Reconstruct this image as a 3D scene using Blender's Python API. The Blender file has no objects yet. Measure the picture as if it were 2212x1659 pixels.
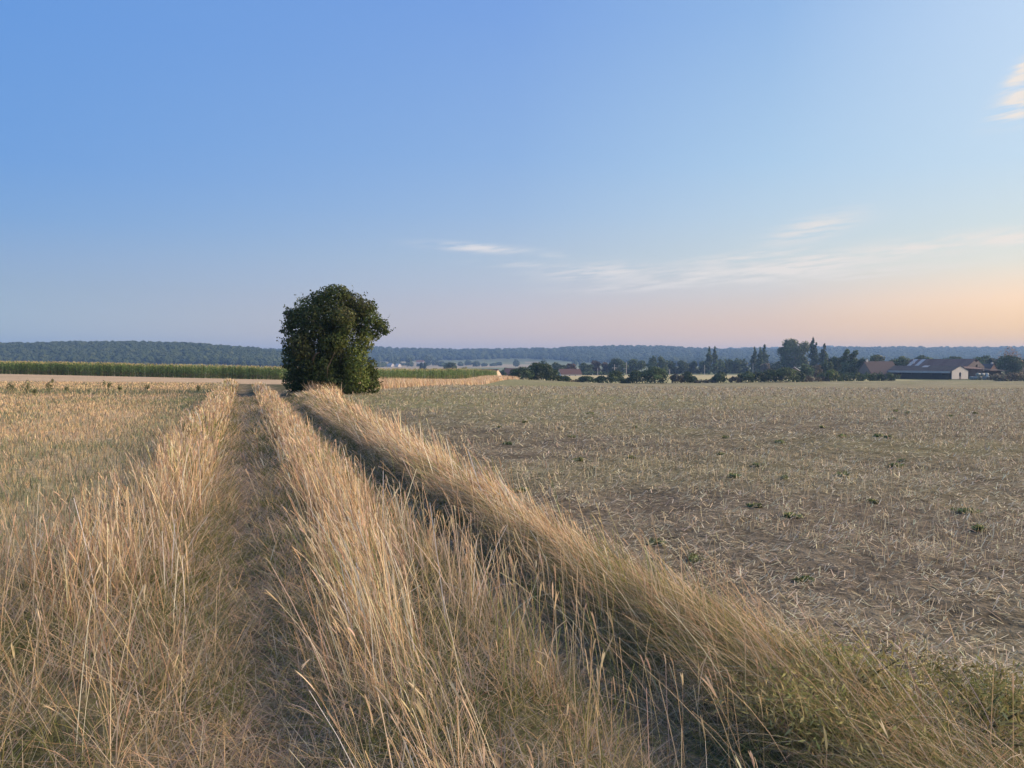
import bpy, math, random
import numpy as np
from mathutils import Vector

PI = math.pi
R = math.radians
scene = bpy.context.scene
COL = scene.collection
rng = np.random.default_rng(7)

# ---------------------------------------------------------------- camera
EYE = 1.5
FOC = 1663.0            # focal length in pixels of a 2212 px wide picture
CX, HY = 1106.0, 785.0  # picture centre column, horizon row
cam_d = bpy.data.cameras.new('camera')
cam = bpy.data.objects.new('camera', cam_d)
COL.objects.link(cam)
cam_d.sensor_width = 36.0
cam_d.lens = 36.0 * FOC / 2212.0
cam_d.clip_start = 0.05
cam_d.clip_end = 30000.0
cam.location = (0, 0, EYE)
cam.rotation_euler = (PI / 2 - math.atan((829.5 - HY) / FOC), 0, 0)
scene.camera = cam

# ---------------------------------------------------------------- light
SUN_AZ, SUN_EL = R(84), R(20)     # azimuth measured from +Y towards +X
sun_dir = Vector((math.sin(SUN_AZ) * math.cos(SUN_EL), math.cos(SUN_AZ) * math.cos(SUN_EL), math.sin(SUN_EL)))
sun_d = bpy.data.lights.new('sun', 'SUN')
sun_d.energy = 5.0
sun_d.angle = R(60)
sun_d.color = (1.0, 0.70, 0.44)
sun = bpy.data.objects.new('sun', sun_d)
COL.objects.link(sun)
sun.rotation_euler = sun_dir.to_track_quat('Z', 'Y').to_euler()
sun.location = (60, 20, 40)

scene.view_settings.view_transform = 'Standard'
scene.view_settings.look = 'None'
scene.view_settings.gamma = 1.0
scene.view_settings.exposure = 0.85
HAZE_DENSITY = .00027
scene.view_settings.use_curve_mapping = False
scene.cycles.use_denoising = True
scene.cycles.max_bounces = 4
scene.cycles.diffuse_bounces = 2
scene.cycles.transmission_bounces = 2
scene.cycles.volume_bounces = 0
scene.cycles.use_light_tree = False


def lin(r, g, b):
    f = lambda c: (c / 255 / 12.92) if c <= 10.3 else ((c / 255 + 0.055) / 1.055) ** 2.4
    return (f(r), f(g), f(b))


# ---------------------------------------------------------------- sky
world = bpy.data.worlds.new('World')
scene.world = world
world.use_nodes = True
nt = world.node_tree
nt.nodes.clear()


def N(tree, kind, **kw):
    n = tree.nodes.new(kind)
    for k, v in kw.items():
        setattr(n, k, v)
    return n


def math_node(tree, op, a, b=None, c=None, clamp=False):
    n = tree.nodes.new('ShaderNodeMath')
    n.operation = op
    n.use_clamp = clamp
    for i, v in enumerate((a, b, c)):
        if v is None:
            continue
        if isinstance(v, (int, float)):
            n.inputs[i].default_value = v
        else:
            tree.links.new(v, n.inputs[i])
    return n.outputs[0]


def mix_col(tree, fac, a, b, blend='MIX'):
    n = tree.nodes.new('ShaderNodeMix')
    n.data_type = 'RGBA'
    n.blend_type = blend
    n.clamp_factor = True
    for sock, v in ((n.inputs[0], fac), (n.inputs[6], a), (n.inputs[7], b)):
        if isinstance(v, (int, float)):
            sock.default_value = v
        elif isinstance(v, tuple):
            sock.default_value = (*v[:3], 1)
        else:
            tree.links.new(v, sock)
    return n.outputs[2]


def ramp(tree, fac, stops, interp='LINEAR'):
    n = tree.nodes.new('ShaderNodeValToRGB')
    cr = n.color_ramp
    cr.interpolation = interp
    while len(cr.elements) > 1:
        cr.elements.remove(cr.elements[-1])
    cr.elements[0].position = stops[0][0]
    cr.elements[0].color = (*stops[0][1], 1)
    for p, c in stops[1:]:
        e = cr.elements.new(p)
        e.color = (*c, 1)
    tree.links.new(fac, n.inputs[0])
    return n.outputs[0]


def build_world():
    t = nt
    out = N(t, 'ShaderNodeOutputWorld')
    bg = N(t, 'ShaderNodeBackground')
    t.links.new(bg.outputs[0], out.inputs[0])
    tc = N(t, 'ShaderNodeTexCoord')
    sep = N(t, 'ShaderNodeSeparateXYZ')
    t.links.new(tc.outputs['Generated'], sep.inputs[0])
    X, Y, Z = sep.outputs
    # the physical sky
    sky = N(t, 'ShaderNodeTexSky')
    sky.sky_type = 'NISHITA'
    sky.sun_disc = False
    sky.sun_elevation = SUN_EL
    sky.sun_rotation = SUN_AZ
    sky.air_density = 1.2
    sky.dust_density = 1.0
    sky.ozone_density = 2.0
    # colour of the evening air by height and by angle from the sunset
    zc = math_node(t, 'MAXIMUM', Z, 0.0)
    rr = math_node(t, 'SQRT', math_node(t, 'ADD', math_node(t, 'MULTIPLY', X, X), math_node(t, 'MULTIPLY', Y, Y)))
    rr = math_node(t, 'MAXIMUM', rr, 0.001)
    dot = math_node(t, 'ADD', math_node(t, 'MULTIPLY', X, math.sin(SUN_AZ)), math_node(t, 'MULTIPLY', Y, math.cos(SUN_AZ)))
    c = math_node(t, 'DIVIDE', dot, rr)
    top = lin(110, 155, 216)
    A = [(0.0, lin(176, 193, 206)), (.036, lin(175, 193, 207)), (.085, lin(154, 178, 206)), (.113, lin(145, 174, 211)),
         (.16, lin(125, 167, 218)), (.22, lin(111, 160, 222)), (.36, lin(102, 154, 223)), (1, top)]
    B = [(0.0, lin(228, 201, 190)), (.04, lin(220, 199, 191)), (.075, lin(204, 198, 205)), (.10, lin(192, 198, 212)), (.134, lin(180, 197, 217)),
         (.19, lin(160, 189, 225)), (.258, lin(143, 180, 228)), (.416, lin(122, 164, 228)), (1, top)]
    D = [(0.0, lin(264, 210, 160)), (.05, lin(243, 206, 176)), (.088, lin(223, 213, 207)), (.1275, lin(209, 218, 220)), (.18, lin(192, 213, 230)),
         (.24, lin(175, 206, 235)), (.398, lin(147, 185, 232)), (1, top)]
    C = [(0.0, lin(280, 212, 116)), (.028, lin(280, 216, 116)), (.072, lin(274, 230, 182)), (.1126, lin(238, 232, 215)),
         (.15, lin(217, 227, 226)), (.2187, lin(200, 222, 239)), (.358, lin(192, 216, 243)), (1, top)]
    S = [(0.0, lin(255, 196, 140)), (.05, lin(255, 216, 160)), (.10, lin(255, 232, 190)), (.18, lin(238, 234, 222)),
         (.35, lin(208, 224, 244)), (1, top)]
    ra, rb, rd, rc, rs = (ramp(t, zc, s) for s in (A, B, D, C, S))
    cl, cm, cd, cr = (math.cos(SUN_AZ - R(q)) for q in (-33.6, 0, 18.5, 33.2))

    def seg(a, b):
        return math_node(t, 'DIVIDE', math_node(t, 'SUBTRACT', c, a), b - a, clamp=True)
    col = mix_col(t, seg(cl, cm), ra, rb)
    col = mix_col(t, seg(cm, cd), col, rd)
    col = mix_col(t, seg(cd, cr), col, rc)
    col = mix_col(t, seg(cr, 1.0), col, rs)
    # thin cirrus, laid out in directions of the sky
    az = math_node(t, 'ARCTAN2', X, Y)
    comb = N(t, 'ShaderNodeCombineXYZ')
    t.links.new(math_node(t, 'MULTIPLY', az, 17.0), comb.inputs[0])
    t.links.new(math_node(t, 'MULTIPLY', math_node(t, 'ADD', Z, math_node(t, 'MULTIPLY', az, -0.06)), 150.0), comb.inputs[1])
    noi = N(t, 'ShaderNodeTexNoise')
    noi.inputs['Scale'].default_value = 1.0
    noi.inputs['Detail'].default_value = 5.0
    noi.inputs['Roughness'].default_value = 0.6
    t.links.new(comb.outputs[0], noi.inputs['Vector'])
    mr = N(t, 'ShaderNodeMapRange', interpolation_type='SMOOTHSTEP')
    mr.inputs[1].default_value = .33
    mr.inputs[2].default_value = .63
    t.links.new(noi.outputs[0], mr.inputs[0])
    wis = mr.outputs[0]
    spots = [  # azimuth deg, height (sine), half width deg, half height, slope, strength
        (-2.6, .1475, 3.2, .005, -.055, 1.2), (3.2, .139, 1.1, .004, -.05, .5),
        (6.6, .116, 4.0, .011, .0, 1.0),
        (13.0, .110, 4.8, .012, .05, 1.15), (20.5, .116, 6.0, .013, .10, 1.5), (27.5, .130, 6.5, .010, .09, 1.2),
        (21.2, .160, 2.8, .012, .22, 1.0), (33.0, .134, 3.0, .007, -.01, 1.3),
        (33.6, .302, 1.3, .008, .75, 2.4), (33.8, .276, 1.7, .013, .55, 2.4), (60, .2, 9, .02, .08, .6),
        (9.5, .097, 5.0, .006, .03, .75), (16.5, .130, 4.5, .006, .08, .9), (1.0, .127, 3.0, .004, -.02, .6), (25, .105, 6, .006, .07, .8),
    ]
    cv = N(t, 'ShaderNodeCombineXYZ')
    t.links.new(az, cv.inputs[0])
    t.links.new(Z, cv.inputs[1])
    tot = None
    for a0, z0, wa, wz, sl, st in spots:
        mp = N(t, 'ShaderNodeMapping', vector_type='TEXTURE')
        mp.inputs['Location'].default_value = (R(a0), z0, 0)
        mp.inputs['Rotation'].default_value = (0, 0, math.atan(sl))
        mp.inputs['Scale'].default_value = (R(wa), wz, 1)
        t.links.new(cv.outputs[0], mp.inputs[0])
        dt = N(t, 'ShaderNodeVectorMath', operation='DOT_PRODUCT')
        t.links.new(mp.outputs[0], dt.inputs[0])
        t.links.new(mp.outputs[0], dt.inputs[1])
        g = math_node(t, 'MULTIPLY', math_node(t, 'POWER', .3679, dt.outputs['Value']), st)
        tot = g if tot is None else math_node(t, 'MAXIMUM', tot, g)
    fac = math_node(t, 'MULTIPLY', tot, wis, clamp=True)
    cloud_c = mix_col(t, seg(cl, 1.0), lin(214, 220, 236), lin(255, 238, 216))
    col = mix_col(t, fac, col, cloud_c)
    # brought to the level of the physical sky, then mixed with it
    up = N(t, 'ShaderNodeVectorMath', operation='SCALE')
    up.inputs['Scale'].default_value = 10.0 / 2 ** scene.view_settings.exposure
    t.links.new(col, up.inputs[0])
    fin = mix_col(t, 0.93, sky.outputs[0], up.outputs[0])
    t.links.new(fin, bg.inputs[0])
    bg.inputs[1].default_value = 0.1
    world.cycles.sampling_method = 'MANUAL'
    world.cycles.sample_map_resolution = 512


build_world()

# ---------------------------------------------------------------- helpers


def tag(o, label=None, cat=None, group=None, kind=None):
    if label:
        o['label'] = label
    if cat:
        o['category'] = cat
    if group:
        o['group'] = group
    if kind:
        o['kind'] = kind
    return o


def empty(name, loc, rz=0.0):
    o = bpy.data.objects.new(name, None)
    COL.objects.link(o)
    o.location = loc
    o.rotation_euler = (0, 0, rz)
    o.empty_display_size = 0.3
    return o


def np_mesh(name, V, F, mat=None, parent=None, col=None, smooth=False):
    """V (n,3), F (m,k) array or a list of such arrays; col (n,3) linear point colours."""
    if not isinstance(F, (list, tuple)):
        F = [F]
    F = [np.asarray(f, dtype=np.int32) for f in F if len(f)]
    me = bpy.data.meshes.new(name)
    V = np.ascontiguousarray(V, dtype=np.float32)
    me.vertices.add(len(V))
    me.vertices.foreach_set('co', V.ravel())
    tot = np.concatenate([np.full(len(f), f.shape[1], np.int32) for f in F])
    start = np.concatenate([[0], np.cumsum(tot)[:-1]]).astype(np.int32)
    loops = np.concatenate([f.ravel() for f in F])
    me.loops.add(len(loops))
    me.loops.foreach_set('vertex_index', loops)
    me.polygons.add(len(tot))
    me.polygons.foreach_set('loop_start', start)
    me.polygons.foreach_set('use_smooth', np.full(len(tot), smooth, dtype=bool))
    me.update(calc_edges=True)
    if col is not None:
        a = me.color_attributes.new('Col', 'FLOAT_COLOR', 'POINT')
        rgba = np.ones((len(V), 4), np.float32)
        rgba[:, :3] = col
        a.data.foreach_set('color', rgba.ravel())
    if mat:
        me.materials.append(mat)
    o = bpy.data.objects.new(name, me)
    COL.objects.link(o)
    if parent:
        o.parent = parent
    return o


def hash2(ix, iy, seed):
    h = (ix.astype(np.int64) * 374761393 + iy.astype(np.int64) * 668265263 + seed * 1442695041) & 0x7fffffff
    h = ((h ^ (h >> 13)) * 1274126177) & 0x7fffffff
    return ((h ^ (h >> 16)) & 0xffff) / 65535.0


def vnoise(x, y, scale=1.0, seed=0, octaves=3):
    x = np.asarray(x, float) / scale
    y = np.asarray(y, float) / scale
    s = 0
    amp, tot = 1.0, 0.0
    for o in range(octaves):
        xi, yi = np.floor(x), np.floor(y)
        fx, fy = x - xi, y - yi
        fx, fy = fx * fx * (3 - 2 * fx), fy * fy * (3 - 2 * fy)
        a = hash2(xi, yi, seed + o)
        b = hash2(xi + 1, yi, seed + o)
        c = hash2(xi, yi + 1, seed + o)
        d = hash2(xi + 1, yi + 1, seed + o)
        s = s + amp * ((a * (1 - fx) + b * fx) * (1 - fy) + (c * (1 - fx) + d * fx) * fy)
        tot += amp
        amp *= .5
        x, y = x * 2.03, y * 2.03
    return s / tot


def sstep(a, b, x):
    t = np.clip((np.asarray(x, float) - a) / (b - a), 0, 1)
    return t * t * (3 - 2 * t)


# ---------------------------------------------------------------- materials
MATS = {}


def new_mat(name):
    m = bpy.data.materials.new(name)
    m.use_nodes = True
    m.node_tree.nodes.clear()
    MATS[name] = m
    return m, m.node_tree


def foliage_mat(name, translucent=.35, rough=.7, spec=.15, tint=(1, 1, 1)):
    m, t = new_mat(name)
    out = N(t, 'ShaderNodeOutputMaterial')
    at = N(t, 'ShaderNodeAttribute', attribute_name='Col')
    c = mix_col(t, 1.0, at.outputs[0], tint, 'MULTIPLY')
    pb = N(t, 'ShaderNodeBsdfPrincipled')
    pb.inputs['Roughness'].default_value = rough
    pb.inputs['Specular IOR Level'].default_value = spec
    t.links.new(c, pb.inputs['Base Color'])
    tr = N(t, 'ShaderNodeBsdfTranslucent')
    t.links.new(c, tr.inputs[0])
    mx = N(t, 'ShaderNodeMixShader')
    mx.inputs[0].default_value = translucent
    t.links.new(pb.outputs[0], mx.inputs[1])
    t.links.new(tr.outputs[0], mx.inputs[2])
    t.links.new(mx.outputs[0], out.inputs[0])
    return m


def plain_mat(name, c1, c2, scale=3.0, rough=.8, bump=0.0, metal=0.0, stretch=(1, 1, 1), spec=.25):
    m, t = new_mat(name)
    out = N(t, 'ShaderNodeOutputMaterial')
    pb = N(t, 'ShaderNodeBsdfPrincipled')
    pb.inputs['Roughness'].default_value = rough
    pb.inputs['Metallic'].default_value = metal
    pb.inputs['Specular IOR Level'].default_value = spec
    tc = N(t, 'ShaderNodeTexCoord')
    mp = N(t, 'ShaderNodeMapping')
    mp.inputs['Scale'].default_value = stretch
    t.links.new(tc.outputs['Object'], mp.inputs[0])
    no = N(t, 'ShaderNodeTexNoise')
    no.inputs['Scale'].default_value = scale
    no.inputs['Detail'].default_value = 6
    no.inputs['Roughness'].default_value = .65
    t.links.new(mp.outputs[0], no.inputs[0])
    col = ramp(t, no.outputs[0], [(.3, c1), (.7, c2)])
    t.links.new(col, pb.inputs['Base Color'])
    if bump:
        b = N(t, 'ShaderNodeBump')
        b.inputs['Strength'].default_value = bump
        b.inputs['Distance'].default_value = .05
        t.links.new(no.outputs[0], b.inputs['Height'])
        t.links.new(b.outputs[0], pb.inputs['Normal'])
    t.links.new(pb.outputs[0], out.inputs[0])
    return m


def ground_mat(name, fine=14.0, mid=1.6, contrast=.45, bump=.6, stretch=(1, 1, 1), bump_dist=.04):
    """Point colours (what grows where) broken up by grain in two sizes."""
    m, t = new_mat(name)
    out = N(t, 'ShaderNodeOutputMaterial')
    pb = N(t, 'ShaderNodeBsdfPrincipled')
    pb.inputs['Roughness'].default_value = .95
    pb.inputs['Specular IOR Level'].default_value = .05
    at = N(t, 'ShaderNodeAttribute', attribute_name='Col')
    tc = N(t, 'ShaderNodeTexCoord')
    mp = N(t, 'ShaderNodeMapping')
    mp.inputs['Scale'].default_value = stretch
    t.links.new(tc.outputs['Object'], mp.inputs[0])
    n1 = N(t, 'ShaderNodeTexNoise')
    n1.inputs['Scale'].default_value = fine
    n1.inputs['Detail'].default_value = 4
    n1.inputs['Roughness'].default_value = .7
    n2 = N(t, 'ShaderNodeTexNoise')
    n2.inputs['Scale'].default_value = mid
    n2.inputs['Detail'].default_value = 5
    n2.inputs['Roughness'].default_value = .7
    t.links.new(mp.outputs[0], n1.inputs[0])
    t.links.new(mp.outputs[0], n2.inputs[0])
    lo, hi = 1 - contrast, 1 + contrast
    r1 = ramp(t, n1.outputs[0], [(.32, (lo,) * 3), (.68, (hi,) * 3)])
    r2 = ramp(t, n2.outputs[0], [(.3, (lo * 1.1, lo * 1.1, lo * 1.12)), (.7, (hi * .95, hi * .94, hi * .9))])
    c = mix_col(t, 1.0, at.outputs[0], r1, 'MULTIPLY')
    c = mix_col(t, .8, c, mix_col(t, 1.0, c, r2, 'MULTIPLY'))
    t.links.new(c, pb.inputs['Base Color'])
    b = N(t, 'ShaderNodeBump')
    b.inputs['Strength'].default_value = bump
    b.inputs['Distance'].default_value = bump_dist
    t.links.new(math_node(t, 'ADD', n1.outputs[0], n2.outputs[0]), b.inputs['Height'])
    t.links.new(b.outputs[0], pb.inputs['Normal'])
    t.links.new(pb.outputs[0], out.inputs[0])
    return m


M_GRASS = foliage_mat('dry_grass', .40, .65, .2)
M_STRAW = foliage_mat('straw', .2, .6, .2)
M_LEAF = foliage_mat('leaf', .25, .6, .2)
M_CORN = foliage_mat('corn_leaf', .3, .55, .25)
M_BARK = plain_mat('bark', (.06, .05, .04), (.13, .11, .09), 9, .9, .8, stretch=(1, 1, .25))
M_FIELD = ground_mat('stubble_soil', 9, 1.2, .5, .8, bump_dist=.06)
M_MOWN = ground_mat('mown_stubble', 7, .8, .35, .7, stretch=(1, .6, 1))
M_TRACK = ground_mat('track_earth', 22, 3.0, .4, .8)
M_PAST = ground_mat('pasture_grass', 1.2, .15, .18, .3)
M_FAR = ground_mat('far_land', .08, .02, .18, .2)

# ---------------------------------------------------------------- lie of the land
XL_Y = [-40, 0, 3.06, 4.4, 6.3, 7.7, 11.1, 17.2, 26, 38.4, 47, 60, 80]
XL_X = [14, .15, -.95, -1.52, -2.24, -2.68, -3.92, -6.02, -9.1, -13.4, -16.4, -21, -29]
XR_Y = [-40, 0, 3.06, 4.06, 6.3, 7.67, 11.1, 17.2, 26.3, 35.6, 47, 60, 80]
XR_X = [15.8, 1.6, .60, .34, -.44, -.93, -2.11, -4.25, -7.35, -10.6, -14.6, -19.2, -27.2]
XE_Y = [-40, 0, 2.9, 3.67, 4.6, 5.5, 7.5, 10.45, 14.5, 19.3, 28, 38.4, 50, 65, 100, 150, 220, 260]
XE_X = [18, 3.1, 1.8, 1.5, 1.05, .70, .05, -.85, -2.1, -3.5, -6.3, -8.4, -7.8, -6.8, -5.6, -3.0, 2.0, 5.0]


def XL(y): return np.interp(y, XL_Y, XL_X)
def XR(y): return np.interp(y, XR_Y, XR_X)
def XE(y): return np.interp(y, XE_Y, XE_X)


def XV(y):       # outer edge of the verge on the far-left side of the track
    return XL(y) - np.interp(y, [-5, 3, 4.5, 6, 7.5, 14, 30, 50], [3.0, 2.6, 2.0, 1.35, 1.05, 1.05, 1.15, 1.3])


RIDGE = [(0, 744), (110, 743), (200, 741), (330, 741), (420, 744), (470, 749), (520, 756), (600, 757), (800, 752), (850, 754), (900, 756),
         (1000, 758), (1106, 757), (1180, 755), (1260, 752), (1330, 750), (1430, 751), (1480, 755), (1570, 757), (1640, 757),
         (1700, 755), (1780, 753), (1900, 760), (1980, 762), (2010, 766), (2212, 770)]


def ridge_profile(D, px0, px1, tree_h, fade=120):
    """crest heights across the land for a ridge at distance D"""
    xs, zs = [], []
    for px, py in RIDGE:
        if px0 <= px <= px1:
            xs.append((px - CX) / FOC * D)
            zs.append(EYE + (HY - py) / FOC * D - tree_h)
    return np.array(xs), np.array(zs)


HL = ridge_profile(1300, 0, 470, 8)
HM = ridge_profile(2300, 520, 1780, 9)
HR = ridge_profile(3300, 1570, 2212, 10)


def ground_z(x, y, micro=True):
    x = np.asarray(x, float)
    y = np.asarray(y, float)
    s = y + .9 * np.minimum(x, 0) + .25 * np.maximum(x, 0)
    s = np.where(x < -150, y - 135 - (x + 150) * .2, s)
    q = (s - 40) / 210
    t = np.clip(np.where(q < .1, np.clip(q + .1, 0, 1) ** 2 / .4, q), 0, 1)
    z = -5 * t
    z = z + np.clip((x - 40) * .004, 0, .8) * sstep(40, 120, y)
    z = z + 1.25 * np.exp(-((x + 5) / 24) ** 2) * sstep(110, 200, y) * (1 - sstep(230, 300, y))
    z = z - sstep(250, 500, y) * 1.2 - 2.0 * sstep(550, 1000, y)
    # far land rising to the hills
    z = z + sstep(1000, 1500, y) * 4 + sstep(1450, 1750, y) * 7
    base = -8.0
    zl = np.interp(x, HL[0], HL[1], left=HL[1][0], right=-8)
    zl = np.where(x > HL[0][-1], HL[1][-1] + (-8 - HL[1][-1]) * sstep(HL[0][-1], HL[0][-1] + 260, x), zl)
    zl = np.where(x < HL[0][0], HL[1][0] + (6 * np.sin((x - HL[0][0]) / 300)), zl)
    wl = sstep(900, 1300, y) * (1 - sstep(1400, 2000, y))
    z = z * (1 - wl) + np.maximum(zl, z) * wl
    zm = np.interp(x, HM[0], HM[1])
    wm = sstep(1650, 2300, y) * (1 - .5 * sstep(2450, 3200, y))
    z = z * (1 - wm) + np.maximum(zm, z) * wm
    zr = np.interp(x, HR[0], HR[1], left=10)
    wr = sstep(2700, 3300, y) * (1 - .5 * sstep(3500, 4200, y))
    z = z * (1 - wr) + np.maximum(zr, z) * wr
    if micro:
        near = (1 - sstep(55, 75, y)) * sstep(-38, -20, y)
        xl, xr, xe, xv = XL(y), XR(y), XE(y), XV(y)
        r = -.075 * np.exp(-((x - xl) / .23) ** 2) - .10 * np.exp(-((x - xr) / .24) ** 2)
        mid = .05 * np.exp(-((x - (xl + xr) / 2) / .45) ** 2)
        wv = np.clip((x - xr - .25) / np.maximum(xe - xr - .25, .3), 0, 1)
        bank = .09 * np.sin(PI * wv) ** .8 * (x > xr + .25) * (x < xe)
        wv2 = np.clip((xl - .25 - x) / np.maximum(xl - .25 - xv, .3), 0, 1)
        bank2 = .08 * np.sin(PI * wv2) * (x < xl - .25) * (x > xv)
        z = z + near * (r + mid + bank + bank2)
        lump = (vnoise(x, y, 1.3, 11, 3) - .5) * .07 + (vnoise(x, y, 9, 12, 2) - .5) * .12
        z = z + lump * (1 - sstep(40, 110, y))
    return z


def gz(x, y):
    return float(ground_z(np.array([x]), np.array([y]))[0])


def spread(lo, hi, step0, grow, c0, c1):
    """coordinates with step0 inside c0..c1, growing outside"""
    pts = list(np.arange(c0, c1 + 1e-6, step0))
    s = step0
    while pts[-1] < hi:
        s *= grow
        pts.append(pts[-1] + s)
    s = step0
    while pts[0] > lo:
        s *= grow
        pts.insert(0, pts[0] - s)
    pts[0], pts[-1] = lo, hi
    return np.array(pts)


GX0, GX1, GY0, GY1 = -3600.0, 3600.0, -250.0, 4300.0
gx = spread(GX0, GX1, .22, 1.055, -9, 9)
gy = spread(GY0, GY1, .22, 1.045, 0, 24)
GXX, GYY = np.meshgrid(gx, gy)
# follow the track: shear the dense columns along it near the camera
shear = np.interp(GYY, [-40, 0, 24, 60, 120, 400], [8, 0.6, -6.5, -9, -4, 0]) * np.exp(-(GXX / 60) ** 2)
GXX = GXX + shear
GZZ = ground_z(GXX, GYY)
nx, ny = len(gx), len(gy)
GV = np.stack([GXX, GYY, GZZ], -1).reshape(-1, 3)
ii = np.arange(nx - 1)[None, :] + nx * np.arange(ny - 1)[:, None]
GQ = np.stack([ii, ii + 1, ii + 1 + nx, ii + nx], -1).reshape(-1, 4)
gc = GV[GQ].mean(1)


def in_track(x, y):
    return (x > XV(y)) & (x < XE(y)) & (y < 62)


def zone_of(x, y):
    z = np.zeros(len(x), int)                                   # 0 far land
    hedge_y = np.interp(x, [-10, 2, 60, 100, 140, 260], [236, 236, 256, 262, 275, 285])
    right = (x >= XE(y)) & (y < hedge_y) & (x < 330)
    left = (x < XE(y)) & (y < 330) & (x > -420)
    past = (y >= hedge_y) & (y < 500) & (x > 4) & (x < 150)
    z[left] = 2
    z[right] = 1
    z[past] = 4
    z[in_track(x, y)] = 3
    return z


def mixc(a, b, f):
    return np.asarray(a) * (1 - f[..., None]) + np.asarray(b) * f[..., None]


def col_field(x, y):
    """stubble field: bare soil showing through straw, greener towards its far corner"""
    n = vnoise(x, y, .5, 21, 3)
    n2 = vnoise(x, y, 7, 22, 3)
    soil = np.array([.118, .104, .084])
    straw = np.array([.345, .32, .225])
    f = sstep(.3, .7, n) * .18
    f = f + sstep(10, 50, y) * .5
    u = x - math.tan(R(-17)) * y
    row = .5 + .5 * np.sin(u * 2 * PI / 1.15 + 1.5 * vnoise(x, y, 3, 24, 2))
    tram = np.exp(-(((u - 3.6) % 9.0 - .4) / .22) ** 2) + np.exp(-(((u - 3.6) % 9.0 - 2.1) / .22) ** 2)
    f = f * (.78 + .4 * row) * (1 - .55 * tram)
    c = mixc(soil, straw, np.clip(f, 0, 1))
    green = np.array([.21, .225, .105])
    g = .04 + .1 * sstep(8, 30, y) + sstep(.45, .72, n2) * .3 + .55 * np.exp(-((x - (-1.0 - .0 * y)) / 9) ** 2) * sstep(22, 45, y)
    g = g + .5 * np.exp(-((x + 4 - (y - 30) * .12) / 3.2) ** 2) * sstep(22, 32, y)
    g = g + .25 * sstep(150, 230, y)
    return mixc(c, green, np.clip(g, 0, .75))


def col_mown(x, y):
    n = vnoise(x, y * .5, 2.2, 31, 3)
    n2 = vnoise(x * .35, y, 6, 32, 3)
    straw = np.array([.43, .345, .225])
    green = np.array([.22, .225, .125])
    f = .45 * np.exp(-((x - XV(y) + .9) / .9) ** 2) * (y < 45) + sstep(.42, .72, n) * .55 * (1 - sstep(30, 60, y)) + sstep(.5, .75, n2) * .3
    c = mixc(straw, green, np.clip(f, 0, .8))
    # uncut grey-green strip across the field
    lo = np.interp(x, [-40, -25, -14], [34.5, 36, 38.5])
    hi = np.interp(x, [-40, -25, -14], [43.5, 42, 40.5])
    b = sstep(-.8, .8, y - lo + 1.2 * (n - .5)) * (1 - sstep(-1.2, 1.2, y - hi + 1.6 * (n2 - .5))) * (x < -12)
    c = mixc(c, np.array([.20, .195, .135]), np.clip(b * .85, 0, 1))
    far = sstep(48, 62, y)
    c2 = mixc(np.array([.46, .365, .25]), np.array([.39, .315, .21]), sstep(.35, .65, vnoise(x * .12, y, 4, 33, 3)))
    return mixc(c, c2, far * .85)


def col_track(x, y):
    n = vnoise(x, y, .35, 41, 3)
    thatch = np.array([.36, .305, .22])
    green = np.array([.075, .08, .04])
    soil = np.array([.15, .125, .09])
    rut = np.exp(-((x - XL(y)) / .28) ** 2) + np.exp(-((x - XR(y)) / .24) ** 2)
    c = mixc(green, thatch, sstep(.4, .7, n) * .3)
    return mixc(c, mixc(soil, thatch, sstep(.3, .7, n) * .6), np.clip(rut, 0, 1))


def col_past(x, y):
    n = vnoise(x * .4, y, 9, 51, 3)
    return mixc(np.array([.36, .37, .19]), np.array([.44, .39, .22]), sstep(250, 420, y) * .7 + .3 * n)


def col_far(x, y):
    fx = np.floor((x + .25 * y) / 230)
    fy = np.floor((y + 30 * np.sin(x / 200)) / 160)
    h = hash2(fx, fy, 61)
    c = mixc(np.array([.17, .20, .10]), np.array([.33, .29, .19]), ((h > .5) & (x < 60)).astype(float))
    c = mixc(c, np.array([.10, .13, .06]), sstep(1700, 1800, y) * .9)
    c = mixc(c, np.array([.15, .17, .08]), (y < 500) * .7 * (y > 0))
    return c


gzone = zone_of(gc[:, 0], gc[:, 1])
ZN = {0: ('ground', col_far, M_FAR), 1: ('stubble_field', col_field, M_FIELD), 2: ('mown_field', col_mown, M_MOWN),
      3: ('farm_track', col_track, M_TRACK), 4: ('pasture', col_past, M_PAST)}
ZLAB = {0: 'distant farmland falling and rising towards the wooded hills',
        1: 'stubble field of chopped straw and dark soil right of the track',
        2: 'pale mown stubble field left of the track, reaching to the corn',
        3: 'two rutted farm track between verges of dry grass',
        4: 'pale green pasture behind the hedgerow bushes'}
for k, (nm, cf, mt) in ZN.items():
    q = GQ[gzone == k]
    used, inv = np.unique(q.ravel(), return_inverse=True)
    v = GV[used]
    o = np_mesh(nm, v, inv.reshape(-1, 4), mt, None, cf(v[:, 0], v[:, 1]), True)
    tag(o, ZLAB[k], None, None, 'structure')

# ---------------------------------------------------------------- blades, leaves and tubes


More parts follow.
